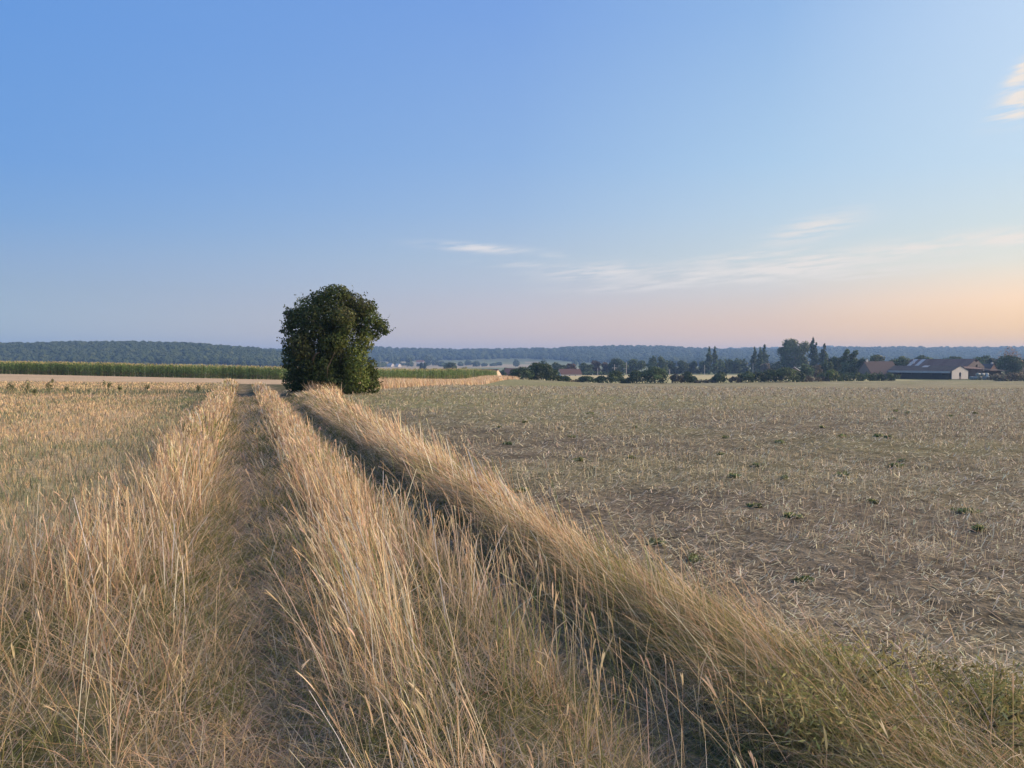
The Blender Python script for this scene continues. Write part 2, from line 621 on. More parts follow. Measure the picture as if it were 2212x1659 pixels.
def ribbons(base, az, length, tilt, bend, width, nseg, col, taper=.15, side=None, tipcol=None, wprof=None):
    """curved flat blades. base (n,3); az heading; tilt from upright at the root, growing by bend to the tip."""
    n = len(base)
    az = np.broadcast_to(az, n)
    length = np.broadcast_to(length, n)
    tilt = np.broadcast_to(tilt, n)
    bend = np.broadcast_to(bend, n)
    width = np.broadcast_to(width, n)
    if side is None:
        side = rng.uniform(0, 2 * PI, n)
    h = np.stack([np.sin(az), np.cos(az), np.zeros(n)], -1)
    sd = np.stack([np.sin(side), np.cos(side), np.zeros(n)], -1)
    P = [base]
    ds = length / nseg
    for i in range(nseg):
        th = tilt + bend * ((i + .5) / nseg)
        P.append(P[-1] + (h * np.sin(th)[:, None] + np.array([0, 0, 1.0]) * np.cos(th)[:, None]) * ds[:, None])
    P = np.stack(P, 1)                                              # n, nseg+1, 3
    tt = np.linspace(0, 1, nseg + 1)
    wp = (1 - (1 - taper) * tt) if wprof is None else np.asarray(wprof)
    w = (width[:, None] * wp[None, :])[..., None] * sd[:, None, :] * .5
    V = np.stack([P - w, P + w], 2).reshape(n, -1, 3)
    k = 2 * (nseg + 1)
    f = np.array([[2 * i, 2 * i + 1, 2 * i + 3, 2 * i + 2] for i in range(nseg)])
    F = (np.arange(n)[:, None, None] * k + f[None]).reshape(-1, 4)
    c = np.repeat(col[:, None, :], k, 1)
    if tipcol is not None:
        a = np.repeat(tt, 2)[None, :, None]
        c = c * (1 - a) + np.repeat(tipcol[:, None, :], k, 1) * a
    return V.reshape(-1, 3), F, c.reshape(-1, 3), P


class Acc:
    def __init__(self):
        self.V, self.F, self.C, self.n = [], [], [], 0

    def add(self, V, F, C):
        self.V.append(V)
        self.F.append(np.asarray(F) + self.n)
        self.C.append(np.broadcast_to(C, (len(V), 3)))
        self.n += len(V)

    def build(self, name, mat, parent=None, smooth=False):
        fs = {}
        for f in self.F:
            fs.setdefault(f.shape[1], []).append(f)
        return np_mesh(name, np.concatenate(self.V), [np.concatenate(x) for x in fs.values()], mat, parent,
                       np.concatenate(self.C), smooth)


def sample_y(n, y0, y1, power, y_ref):
    """distances with density per area falling as (y_ref/y)**power"""
    ys = np.linspace(y0, y1, 600)
    d = np.minimum(1, (y_ref / np.maximum(ys, .1))) ** power
    c = np.cumsum(d)
    return np.interp(rng.uniform(0, c[-1], n), c, ys)


def jitter(col, n, amt=.18, hue=.05):
    k = 1 + rng.normal(0, amt, (n, 1))
    return np.clip(np.asarray(col) * k * (1 + rng.normal(0, hue, (n, 3))), .01, .9)


def pick(cols, n, p=None):
    return np.asarray(cols)[rng.choice(len(cols), n, p=p)]


def lod_w(y, w0, px=.62):
    """blade width: real near by, never below what one blade bundle shows far off"""
    return np.maximum(w0 * rng.uniform(.7, 1.3, len(y)), px * y / 770.0 * rng.uniform(.7, 1.2, len(y)))


STRAW = [(0.671, 0.513, 0.317), (0.605, 0.454, 0.27), (0.726, 0.578, 0.38), (0.517, 0.383, 0.229), (0.792, 0.691, 0.541), (0.407, 0.292, 0.182), (0.33, 0.216, 0.135), (0.638, 0.54, 0.395)]
GREY = [(0.47, 0.411, 0.333), (0.403, 0.354, 0.282), (0.538, 0.468, 0.376), (0.325, 0.286, 0.22)]
GREEN = [(.21, .225, .085), (.16, .185, .07), (.27, .255, .105), (.12, .145, .055)]


def on_ground(x, y, dz=0.0):
    return np.stack([x, y, ground_z(x, y) + dz], -1)


def seed_heads(acc, tips, az, tilt, L, w, col):
    n = len(tips)
    for k in range(2):
        V, F, C, _ = ribbons(tips, az, L, tilt, rng.uniform(0, .5, n), w, 4, col, side=rng.uniform(0, PI, n),
                             wprof=[.25, 1, .8, .95, .15])
        acc.add(V, F, C)


def stems(acc, x, y, hgt, az, tilt, bend, cols, w0=.0030, heads=True, px=.92):
    n = len(x)
    b = on_ground(x, y, -.02)
    w = lod_w(y, w0, px)
    tone = .76 + .56 * vnoise(x, y, .55, 88, 2)
    cols = np.clip(cols * tone[:, None], .02, .8)
    gm = (vnoise(x, y, .9, 87, 2) > .60) & (rng.uniform(size=n) < .45)
    cols = np.where(gm[:, None], jitter(pick(GREEN, n) * 1.25, n), cols)
    hgt = hgt * (.62 + .76 * vnoise(x, y, .9, 89, 2))
    brk = rng.uniform(size=n) < .05
    bend = np.broadcast_to(bend, n) + brk * rng.uniform(.8, 1.9, n)
    az = np.broadcast_to(az, n) + brk * rng.uniform(-2, 2, n)
    V, F, C, P = ribbons(b, az, hgt, tilt, bend, w, 4, cols, taper=.6, tipcol=np.clip(cols * 1.06, 0, .8))
    acc.add(V, F, C)
    if heads:
        m = (rng.uniform(size=n) < np.interp(y, [2, 8, 20], [.40, .45, .6])) & (y < 30)
        k = m.sum()
        if k:
            hc = np.clip(jitter(pick([(.60, .49, .33), (.55, .44, .29), (.64, .55, .40), (.5, .40, .26)], k), k), 0, .8)
            hl = rng.uniform(.035, .10, k)
            hw = np.maximum(rng.uniform(.0045, .0085, k), 1.0 * y[m] / 770)
            seed_heads(acc, P[m, -1], np.broadcast_to(az, n)[m] + rng.normal(0, .3, k), (np.broadcast_to(tilt, n) + np.broadcast_to(bend, n))[m], hl, hw, hc)


def clump_mask(x, y, scale, seed, thr, soft=.12):
    v = vnoise(x, y, scale, seed, 2)
    return rng.uniform(size=len(x)) < sstep(thr - soft, thr + soft, v)


# --- grass of the track: tussocks near by, an even stand farther off
LEFT = -PI / 2


def strip_xy(n, y0, y1, fa, fb, power, yref, sd=None, mean=.5):
    y = sample_y(n, y0, y1, power, yref)
    a, b = fa(y), fb(y)
    t = rng.uniform(0, 1, n) if sd is None else np.clip(rng.normal(mean, sd, n), 0, 1)
    return a + (b - a) * t, y, t


def tussocks(acc, cx, cy, leaves, stalks, lean_az=None, lean=0.0, green=.3, hs=1.0, spread=.075, heads=True, bend=(.3, 1.5), gcols=None):
    """each centre grows a fan of arching leaves and a few stalks"""
    nt_ = len(cx)
    tone = rng.uniform(.78, 1.15, nt_)
    dry = rng.uniform(size=nt_) > green
    k = rng.integers(int(leaves * .5), int(leaves * 1.5), nt_)
    i = np.repeat(np.arange(nt_), k)
    n = len(i)
    a = rng.uniform(0, 2 * PI, n)
    rr = np.abs(rng.normal(0, spread, n))
    x, y = cx[i] + np.sin(a) * rr, cy[i] + np.cos(a) * rr
    az = a + rng.normal(0, .6, n)
    if lean_az is not None:
        m = rng.uniform(size=n) < .72
        az = np.where(m, lean_az + rng.normal(0, .8, n), az)
    isdry = np.where(rng.uniform(size=n) < .8, dry[i], ~dry[i])
    cols = np.where(isdry[:, None], pick(STRAW + GREY + GREY[:2], n), pick(gcols or GREEN, n))
    cols = jitter(cols * tone[i][:, None], n, .13)
    V, F, C, _ = ribbons(on_ground(x, y, -.01), az, rng.uniform(.10, .34, n) * hs, np.abs(rng.normal(.35 + lean * .6, .25, n)),
                         rng.uniform(bend[0], bend[1], n), lod_w(y, .0045, .95), 4, cols, taper=.1)
    acc.add(V, F, C)
    k = rng.integers(0, int(stalks * 2) + 1, nt_)
    i = np.repeat(np.arange(nt_), k)
    n = len(i)
    if n:
        x, y = cx[i] + rng.normal(0, spread * .8, n), cy[i] + rng.normal(0, spread * .8, n)
        az = rng.uniform(0, 2 * PI, n) if lean_az is None else lean_az + rng.normal(0, .75, n)
        h = rng.uniform(.26, .60, n) * hs * rng.uniform(.75, 1.15, nt_)[i]
        c = jitter(pick(STRAW, n) * tone[i][:, None], n, .1)
        stems(acc, x, y, h, az, np.abs(rng.normal(.12 + lean * .5, .14, n)), np.abs(rng.normal(.12 + lean * .6, .16, n)), c, heads=heads)


def thatch(acc, x, y, pg, lmin=.05, lmax=.2, tilt=.95, seed=90, dz=0.0):
    n = len(x)
    g = vnoise(x, y, .42, seed, 3)
    isg = rng.uniform(size=n) < np.clip(pg + (g - .5) * 1.6, .03, .95)
    cols = np.where(isg[:, None], jitter(pick(GREEN, n), n, .15), jitter(pick(GREY + STRAW[:2], n), n, .15))
    V, F, C, _ = ribbons(on_ground(x, y, dz), rng.uniform(0, 2 * PI, n), rng.uniform(lmin, lmax, n), np.abs(rng.normal(tilt, .3, n)),
                         rng.uniform(.1, .9, n), lod_w(y, .0040, 1.0), 3, cols)
    acc.add(V, F, C)


# middle strip
acc = Acc()
cy = sample_y(150, 1.9, 15, .5, 4)
w_ = XR(cy) - XL(cy)
cx = XL(cy) + w_ * ((np.clip(rng.normal(0, .09, len(cy)), -.17, .17) + np.interp(cy, [2.5, 4, 8], [.36, .38, .44])) + np.interp(cy, [3, 9], [0, .1]))
tussocks(acc, cx, cy, 24, 12, LEFT + .25, .22, green=.34, hs=.98)
n = 60
cy = rng.uniform(2.0, 7.0, n)
cx = XR(cy) - .42 + rng.normal(0, .08, n)
tussocks(acc, cx, cy, 15, 4, None, .08, green=.4, hs=.95)
x, y, t = strip_xy(8500, 4.5, 46, lambda q: XL(q) + .56, lambda q: XR(q) - .45, .55, 9.0, .25)
m = clump_mask(x, y, .5, 71, .48, .10) & (rng.uniform(size=len(x)) < np.interp(y, [4, 12], [.35, 1]))
x, y, t = x[m], y[m], t[m]
n = len(x)
stems(acc, x, y, rng.uniform(.22, .48, n) * (1 - .6 * np.abs(t - .5)), LEFT + rng.normal(.25, 1.0, n), np.abs(rng.normal(.16, .14, n)), rng.normal(.18, .16, n), jitter(pick(STRAW, n), n))
x, y, t = strip_xy(20000, 1.9, 30, lambda q: XL(q) + .2, lambda q: XR(q) - .15, 1.3, 4.0)
thatch(acc, x, y, .42, .06, .24, .8, 91)
tag(acc.build('dry_grass', M_GRASS), 'tall straw coloured grass growing between the two wheel ruts', 'grass', None, 'stuff')

# verge left of the track
acc = Acc()
n = 46
cy = sample_y(n, 2.6, 13, .3, 4)
cx = XL(cy) + rng.choice([-.34, .36], n) + rng.normal(0, .08, n)
tussocks(acc, cx, cy, 40, .6, None, .3, green=.75, hs=.72, spread=.11)
n = 300
cy = sample_y(n, 2.6, 15, .40, 4)
q_ = rng.uniform(0, 1, n) ** .75
cx = XV(cy) - .2 + (XL(cy) - .40 - XV(cy) + .2) * q_
tussocks(acc, cx[q_ > .5], cy[q_ > .5], 24, 6.5, None, .08, green=.45, hs=.98)
tussocks(acc, cx[q_ <= .5], cy[q_ <= .5], 24, 3.5, None, .10, green=.55, hs=.9)
x, y, t = strip_xy(11500, 4.0, 50, XV, lambda q: XL(q) - .36, .6, 8.0)
m = clump_mask(x, y, .6, 73, .47, .10) & (rng.uniform(size=len(x)) < np.interp(y, [4, 11], [.26, 1]) * np.where((y < 10) & (t < .45), .35, 1))
x, y, t = x[m], y[m], t[m]
n = len(x)
hg = rng.uniform(.26, .66, n) * np.interp(t, [0, .2, .8, 1], [.6, 1, .95, .65]) * np.interp(y, [3, 6, 12], [.95, 1.05, .85])
stems(acc, x, y, hg, rng.normal(-.9, 1.3, n), np.abs(rng.normal(.12, .12, n)), np.abs(rng.normal(.15, .2, n)), jitter(pick(STRAW, n), n))
n = 1700                                     # bent and fallen stalks
y = rng.uniform(2.3, 9, n)
x = XV(y) + (XL(y) - .3 - XV(y)) * rng.uniform(0, 1, n)
V, F, C, _ = ribbons(on_ground(x, y, .06), rng.uniform(0, 2 * PI, n), rng.uniform(.3, .75, n), rng.normal(1.05, .28, n), rng.normal(.35, .25, n),
                     lod_w(y, .0026, .5), 4, jitter(pick(STRAW, n), n))
acc.add(V, F, C)
x, y, t = strip_xy(32000, 1.9, 30, lambda q: XV(q) - .3, lambda q: XL(q) - .1, 1.3, 4.0)
thatch(acc, x, y, .48, .07, .28, .75, 92)
tag(acc.build('dry_grass', M_GRASS), 'tall seeding dry grass on the verge left of the track', 'grass', None, 'stuff')

# verge right of the track: combed over to the left by the wind
acc = Acc()
n = 260
cy = sample_y(n, 2.0, 13, .5, 4)
cx = XR(cy) + .46 + (XE(cy) - XR(cy) - .46) * rng.uniform(0, 1, n)
tussocks(acc, cx, cy, 34, 8, LEFT + .35, .95, green=.45, hs=.75, spread=.10, heads=False, bend=(.5, 1.7))
x, y, t = strip_xy(14500, 3.2, 44, lambda q: XR(q) + .46, lambda q: XE(q) - .05, .75, 7.0)
m = clump_mask(x, y, .7, 75, .42, .10) & (rng.uniform(size=len(x)) < np.interp(y, [3.5, 5.5, 9], [.12, .6, 1]))
x, y, t = x[m], y[m], t[m]
n = len(x)
hg = rng.uniform(.20, .44, n) * np.interp(t, [0, .5, 1], [.75, 1, 1])
tl = np.interp(t, [0, .4, 1], [.85, .55, .35]) + rng.normal(0, .18, n)
bd = np.interp(t, [0, .4, 1], [1.05, .75, .45]) + rng.normal(0, .25, n)
stems(acc, x, y, hg, LEFT + rng.normal(.35, .36, n), tl, bd, jitter(pick(STRAW, n), n), heads=False)
n = 800                                     # a few tall ones by the field
y = sample_y(n, 4.2, 40, 1.0, 6)
x = XE(y) - np.abs(rng.normal(0, .35, n))
stems(acc, x, y, rng.uniform(.28, .62, n), LEFT + rng.normal(.3, .5, n), np.abs(rng.normal(.3, .15, n)), rng.normal(.25, .15, n), jitter(pick(STRAW, n), n))
n = 120
cy = rng.uniform(2.4, 5.0, n)
cx = XE(cy) - rng.uniform(-.02, .95, n)
tussocks(acc, cx, cy, 40, 1.0, LEFT + .5, .7, green=.72, hs=1.05, spread=.12, heads=False, bend=(.6, 1.7), gcols=[(.34, .335, .13), (.28, .295, .11), (.40, .365, .17), (.22, .245, .09)])
n = 260                                      # long stalks lying over the near end
y = rng.uniform(2.4, 5.2, n)
x = XE(y) - rng.uniform(-.1, 1.1, n)
V, F, C, _ = ribbons(on_ground(x, y, .1), LEFT + rng.normal(.5, .7, n), rng.uniform(.4, .8, n), rng.normal(.8, .25, n), rng.normal(.7, .3, n),
                     lod_w(y, .003, .5), 6, jitter(pick(STRAW, n), n))
acc.add(V, F, C)
x, y, t = strip_xy(27000, 1.9, 30, lambda q: XR(q) + .10, lambda q: XE(q), 1.3, 4.2)
n = len(x)
fresh = np.interp(y, [2.5, 5, 7, 12], [.75, .62, .38, .28])
thatch(acc, x, y, .5, .08, .3, .8, 93)
n = 15000
y = sample_y(n, 1.9, 26, .9, 4.5)
x = XR(y) + .32 + np.abs(rng.normal(0, .38, n))
m = x < XE(y)
x, y = x[m], y[m]
n = len(x)
cols = np.where((rng.uniform(size=n) > np.interp(y, [2.5, 5, 7, 12], [.6, .5, .32, .25]))[:, None], jitter(pick(STRAW + GREY, n), n), jitter(pick(GREEN, n), n))
V, F, C, _ = ribbons(on_ground(x, y, .02), LEFT + rng.normal(.2, .6, n), rng.uniform(.18, .42, n), np.abs(rng.normal(.65, .25, n)),
                     rng.uniform(.7, 1.7, n), lod_w(y, .0036, .9), 4, cols)
acc.add(V, F, C)
tag(acc.build('dry_grass', M_GRASS), 'wind combed dry grass bank between the right rut and the stubble field', 'grass', None, 'stuff')

# trodden grass in the ruts
acc = Acc()
for fn, sd, nn, pg, sdv in ((XL, .27, 28000, .22, 94), (XR, .24, 17000, .42, 95)):
    y = sample_y(nn, 1.9, 34, 1.2, 4.0)
    x = fn(y) + rng.normal(0, sd, nn)
    thatch(acc, x, y, pg, .06, .24, 1.1, sdv, .006)
tag(acc.build('trodden_grass', M_GRASS), 'flattened grey green grass lying in the wheel ruts', 'grass', None, 'stuff')

# --- scattered seeding stalks standing alone near the camera
acc = Acc()
n = 260
y = rng.uniform(1.9, 6.5, n)
x = XR(y) + rng.normal(-.05, .38, n)
hg = rng.uniform(.3, .6, n) * np.interp(y, [1.9, 3.5], [.8, 1])
stems(acc, x, y, hg, LEFT + rng.normal(.3, .8, n), np.abs(rng.normal(.12, .1, n)), rng.normal(.1, .12, n), jitter(pick([(.62, .50, .34), (.55, .43, .27)], n), n), w0=.0026)
tag(acc.build('seeding_grass', M_GRASS), 'thin pale seeding grass stalks standing along the right rut', 'grass', None, 'stuff')

# --- straw and stubble of the right field
acc = Acc()


def field_points(n, y0, y1, power, yref, umax=.92):
    y = sample_y(n, y0, y1, power, yref)
    a = XE(y)
    b = umax * y + 1.6
    return a + (b - a) * rng.uniform(0, 1, n), y


n = 250000
x, y = field_points(n, 2.4, 75, .42, 8)
d = vnoise(x, y, .35, 81, 2)
uu = x - math.tan(R(-17)) * y
tram = np.exp(-(((uu - 3.6) % 9.0 - .4) / .22) ** 2) + np.exp(-(((uu - 3.6) % 9.0 - 2.1) / .22) ** 2)
m = (rng.uniform(size=n) < (sstep(.25, .6, d) * .52 + .48) * (.70 + .30 * np.sin(uu * 2 * PI / .62)) * (1 - .6 * tram)) & (x > XE(y) - .02)
x, y = x[m], y[m]
n = len(x)
PALE = [(0.562, 0.499, 0.346), (0.478, 0.416, 0.283), (0.645, 0.593, 0.432), (0.395, 0.343, 0.235), (0.686, 0.614, 0.432), (0.312, 0.276, 0.192)]
sc = np.interp(y, [3, 10, 30, 75], [1, 1.1, 1.9, 3.6])
rowaz = R(-19)
az = np.where(rng.uniform(size=n) < .45, rowaz + rng.normal(PI / 2 * .9, .5, n), rng.uniform(0, 2 * PI, n))
V, F, C, _ = ribbons(on_ground(x, y, .008) + np.stack([np.zeros(n), np.zeros(n), rng.uniform(0, .025, n)], -1), az,
                     rng.uniform(.025, .10, n) * sc, rng.normal(1.36, .22, n), rng.normal(.08, .12, n), lod_w(y, .0056, .8), 1,
                     jitter(pick(PALE, n) * np.interp(y, [6, 25], [1, .8])[:, None] * np.array([1, 1.01, .98]), n, .18), taper=.8, side=az + PI / 2 + rng.normal(0, .5, n))
acc.add(V, F, C)
# standing stubble in rows
n = 60000
x, y = field_points(n, 2.6, 90, .45, 9)
u = (x - math.tan(rowaz) * y)
u2 = np.round(u / .17) * .17 + rng.normal(0, .022, n)
x = u2 + math.tan(rowaz) * y
m = (x > XE(y)) & (vnoise(x, y, 1.6, 83, 2) > .46)
x, y = x[m], y[m]
n = len(x)
sc = np.interp(y, [3, 12, 90], [1, 1.1, 1.9])
V, F, C, _ = ribbons(on_ground(x, y, -.01), rng.uniform(0, 2 * PI, n), rng.uniform(.04, .12, n) * sc, np.abs(rng.normal(.25, .25, n)),
                     rng.normal(.1, .1, n), lod_w(y, .0042, .5), 1, jitter(pick(PALE, n) * np.interp(y, [6, 25], [1, .8])[:, None], n, .18), taper=.8)
acc.add(V, F, C)
tag(acc.build('straw', M_STRAW), 'chopped straw and short stubble littering the right field', 'straw', None, 'stuff')

# --- short cut stems of the left field
acc = Acc()
n = 90000
y = sample_y(n, 4.5, 62, .5, 9)
a = -.86 * y - 2.0
b = XV(y) + .25
x = a + (b - a) * rng.uniform(0, 1, n)
gr = vnoise(x, y * .5, 2.2, 31, 3)
lo = np.interp(x, [-40, -25, -14], [34.5, 36, 38.5])
hi = np.interp(x, [-40, -25, -14], [43.5, 42, 40.5])
inb = (y > lo) & (y < hi)
byv = np.exp(-((x - XV(y) + .9) / .8) ** 2)
isg = rng.uniform(size=n) < np.clip(np.where(inb, .65, sstep(.42, .7, gr) * .42 + .06) + .4 * byv, 0, .85)
cols = np.where(isg[:, None], jitter(pick([(.20, .225, .12), (.25, .26, .16), (.16, .19, .11)], n), n),
                jitter(pick([(.50, .39, .23), (.45, .35, .21), (.55, .45, .30), (.39, .31, .20)], n), n))
hgt = rng.uniform(.04, .13, n) * np.where(inb, 1.5, 1) * np.interp(y, [5, 15, 60], [1.1, 1, 1.15])
V, F, C, _ = ribbons(on_ground(x, y, -.01), rng.uniform(0, 2 * PI, n), hgt, np.abs(rng.normal(.22, .22, n)), rng.normal(.2, .25, n),
                     lod_w(y, .0042, .8), 1, cols, taper=.4)
acc.add(V, F, C)
tag(acc.build('stubble', M_STRAW), 'short cut stems standing in the mown left field', 'stubble', None, 'stuff')

# --- pale grass strip leading from the lone tree to the hedge
acc = Acc()
n = 26000
y = sample_y(n, 36, 225, .9, 45)
wd = np.interp(y, [36, 50, 90, 225], [1.6, 3.5, 4, 6])
x = XE(y) - wd * rng.uniform(0, 1, n)
sc = np.interp(y, [36, 225], [.75, 1.15])
V, F, C, _ = ribbons(on_ground(x, y, -.03), LEFT + rng.normal(.3, .8, n), rng.uniform(.45, .95, n) * sc, np.abs(rng.normal(.25, .2, n)),
                     rng.normal(.3, .2, n), lod_w(y, .003, .7), 2, jitter(pick(STRAW, n), n))
acc.add(V, F, C)
tag(acc.build('dry_grass', M_GRASS), 'straw coloured grass strip running from the lone tree to the far hedge', 'grass', None, 'stuff')


# ---------------------------------------------------------------- trees


def tube(pts, radii, k=6):
    pts = np.asarray(pts, float)
    radii = np.broadcast_to(radii, len(pts))
    V = []
    for i, p in enumerate(pts):
        d = pts[min(i + 1, len(pts) - 1)] - pts[max(i - 1, 0)]
        d = d / (np.linalg.norm(d) + 1e-9)
        a = np.cross(d, (0, 0, 1.0) if abs(d[2]) < .9 else (1.0, 0, 0))
        a /= np.linalg.norm(a)
        b = np.cross(d, a)
        th = np.linspace(0, 2 * PI, k, endpoint=False)
        V.append(p + radii[i] * (np.cos(th)[:, None] * a + np.sin(th)[:, None] * b))
    F = []
    for i in range(len(pts) - 1):
        for j in range(k):
            F.append((i * k + j, i * k + (j + 1) % k, (i + 1) * k + (j + 1) % k, (i + 1) * k + j))
    return np.concatenate(V), np.array(F)


def leaf_quads(c, nrm, size, col, aspect=.6):
    n = len(c)
    a = rng.normal(size=(n, 3))
    tx = np.cross(nrm, a)
    tx /= np.linalg.norm(tx, axis=1, keepdims=True) + 1e-9
    ty = np.cross(nrm, tx)
    s = np.broadcast_to(size, n)[:, None]
    V = np.stack([c - tx * s, c + ty * s * aspect, c + tx * s, c - ty * s * aspect], 1)
    F = np.arange(n * 4).reshape(n, 4)
    return V.reshape(-1, 3), F, np.repeat(col, 4, 0)


def crown_leaves(lobes, n, size, cols, aspect=.6, shell=.16, lobe_tone=.16, up=.25, fill=.25, zmin=None):
    """lobes: (cx,cy,cz,rx,ry,rz[,colour index]); leaves scattered on and in them"""
    lb = np.array([l[:6] for l in lobes], float)
    ci = np.array([l[6] if len(l) > 6 else -1 for l in lobes])
    area = (lb[:, 3] * lb[:, 4] + lb[:, 3] * lb[:, 5] + lb[:, 4] * lb[:, 5])
    k = rng.choice(len(lb), n, p=area / area.sum())
    d = rng.normal(size=(n, 3))
    d /= np.linalg.norm(d, axis=1, keepdims=True)
    r = 1 - np.abs(rng.normal(0, shell, n))
    ins = rng.uniform(size=n) < fill
    r = np.where(ins, rng.uniform(.3, .9, n), r)
    r = r + (rng.uniform(size=n) < .05) * rng.uniform(0, .16, n)
    p = lb[k, :3] + d * r[:, None] * lb[k, 3:6]
    nm = d + rng.normal(0, .75, (n, 3)) + np.array([0, 0, up])
    nm /= np.linalg.norm(nm, axis=1, keepdims=True)
    cols = np.asarray(cols)
    base = cols[rng.choice(len(cols), n)]
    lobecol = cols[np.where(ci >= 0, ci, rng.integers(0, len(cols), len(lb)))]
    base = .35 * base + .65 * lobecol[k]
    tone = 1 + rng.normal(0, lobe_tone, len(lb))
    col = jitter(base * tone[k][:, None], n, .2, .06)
    if zmin is not None:
        m = p[:, 2] > zmin
        p, nm, col = p[m], nm[m], col[m]
    sz = np.where(ins, 1.8, 1.0) * size * rng.uniform(.6, 1.35, n)
    if zmin is not None:
        sz = sz[m]
    return leaf_quads(p, nm, sz, col, aspect)


# ---- the lone tree
TREE_D = 38.0
tx, ty = (722 - CX) / FOC * TREE_D, TREE_D
tz = gz(tx, ty)
lone = empty('lone_tree', (tx, ty, tz))
tag(lone, 'large dense dark green rounded tree beside the track', 'tree')
S = .00393          # metres per pixel of the enlarged photograph
OX, OY = 960, 1500


def LB(zx, zy, rx, ry, rz=None, dep=0.0, c=0):
    return ((zx - OX) * S, dep, (OY - zy) * S, rx * S, (rz or (rx + ry) * .5) * S, ry * S, c)


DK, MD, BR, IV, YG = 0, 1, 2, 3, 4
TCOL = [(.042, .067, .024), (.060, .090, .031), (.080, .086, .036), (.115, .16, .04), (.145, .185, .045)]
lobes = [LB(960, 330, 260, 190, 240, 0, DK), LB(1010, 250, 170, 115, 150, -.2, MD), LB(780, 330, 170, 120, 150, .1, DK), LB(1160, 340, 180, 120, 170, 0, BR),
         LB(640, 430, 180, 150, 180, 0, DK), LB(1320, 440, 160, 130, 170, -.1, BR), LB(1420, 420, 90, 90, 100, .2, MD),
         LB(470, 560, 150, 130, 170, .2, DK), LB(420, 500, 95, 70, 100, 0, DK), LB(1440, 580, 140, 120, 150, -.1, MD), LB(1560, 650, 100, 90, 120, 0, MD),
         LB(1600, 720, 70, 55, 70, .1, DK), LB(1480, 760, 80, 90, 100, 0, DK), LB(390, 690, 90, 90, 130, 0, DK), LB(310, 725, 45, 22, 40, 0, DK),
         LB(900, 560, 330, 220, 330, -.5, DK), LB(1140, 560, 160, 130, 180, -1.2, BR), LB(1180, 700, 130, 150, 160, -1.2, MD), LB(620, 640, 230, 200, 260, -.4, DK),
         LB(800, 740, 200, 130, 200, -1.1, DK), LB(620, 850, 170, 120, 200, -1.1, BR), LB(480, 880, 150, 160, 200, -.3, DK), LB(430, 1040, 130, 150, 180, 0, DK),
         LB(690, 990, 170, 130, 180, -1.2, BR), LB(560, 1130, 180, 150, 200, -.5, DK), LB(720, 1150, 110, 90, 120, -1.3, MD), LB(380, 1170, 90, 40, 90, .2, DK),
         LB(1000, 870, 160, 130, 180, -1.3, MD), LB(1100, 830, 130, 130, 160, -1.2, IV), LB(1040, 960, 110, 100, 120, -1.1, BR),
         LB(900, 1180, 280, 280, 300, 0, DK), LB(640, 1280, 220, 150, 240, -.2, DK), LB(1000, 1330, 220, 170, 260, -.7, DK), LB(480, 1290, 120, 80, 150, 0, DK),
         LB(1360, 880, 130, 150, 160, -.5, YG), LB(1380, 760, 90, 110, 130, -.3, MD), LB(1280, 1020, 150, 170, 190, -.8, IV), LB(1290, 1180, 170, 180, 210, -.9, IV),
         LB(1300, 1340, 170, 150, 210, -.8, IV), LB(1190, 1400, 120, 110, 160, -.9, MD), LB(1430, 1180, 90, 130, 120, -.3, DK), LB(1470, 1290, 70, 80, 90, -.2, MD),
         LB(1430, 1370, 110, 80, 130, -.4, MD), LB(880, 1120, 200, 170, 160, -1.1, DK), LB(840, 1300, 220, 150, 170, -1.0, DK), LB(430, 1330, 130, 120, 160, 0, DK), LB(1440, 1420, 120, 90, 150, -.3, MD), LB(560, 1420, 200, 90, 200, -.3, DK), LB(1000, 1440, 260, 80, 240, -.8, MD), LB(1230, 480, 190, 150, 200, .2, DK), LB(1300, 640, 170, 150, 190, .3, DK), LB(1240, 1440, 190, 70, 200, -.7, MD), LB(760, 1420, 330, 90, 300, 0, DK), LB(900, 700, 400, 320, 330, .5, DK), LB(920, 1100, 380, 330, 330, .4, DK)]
acc = Acc()
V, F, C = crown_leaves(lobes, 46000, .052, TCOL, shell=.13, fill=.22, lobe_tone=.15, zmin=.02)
acc.add(V, F, C)
# shoots standing out of the outline
n = 150
k = rng.choice(len(lobes), n)
lb = np.array([l[:6] for l in lobes])[k]
d = rng.normal(size=(n, 3))
d[:, 2] = np.abs(d[:, 2]) * .9 + .1
d /= np.linalg.norm(d, axis=1, keepdims=True)
p0 = lb[:, :3] + d * lb[:, 3:6] * .95
for j in range(7):
    q = p0 + d * (.045 * j) + rng.normal(0, .03, (n, 3)) + np.array([0, 0, .012 * j])
    V, F, C = leaf_quads(q, rng.normal(size=(n, 3)), .042, jitter(pick(TCOL[:3], n), n, .2))
    acc.add(V, F, C)
acc.build('crown', M_LEAF, lone)
acc = Acc()
V, F = tube([(0, .1, -.2), (.02, .1, .6), (-.05, .1, 1.4), (-.1, .15, 2.4), (0, .1, 3.6), (.05, .1, 4.6)], [.24, .2, .17, .13, .08, .03], 9)
acc.add(V, F, (.1, .1, .1))
acc.build('trunk', M_BARK, lone, True)
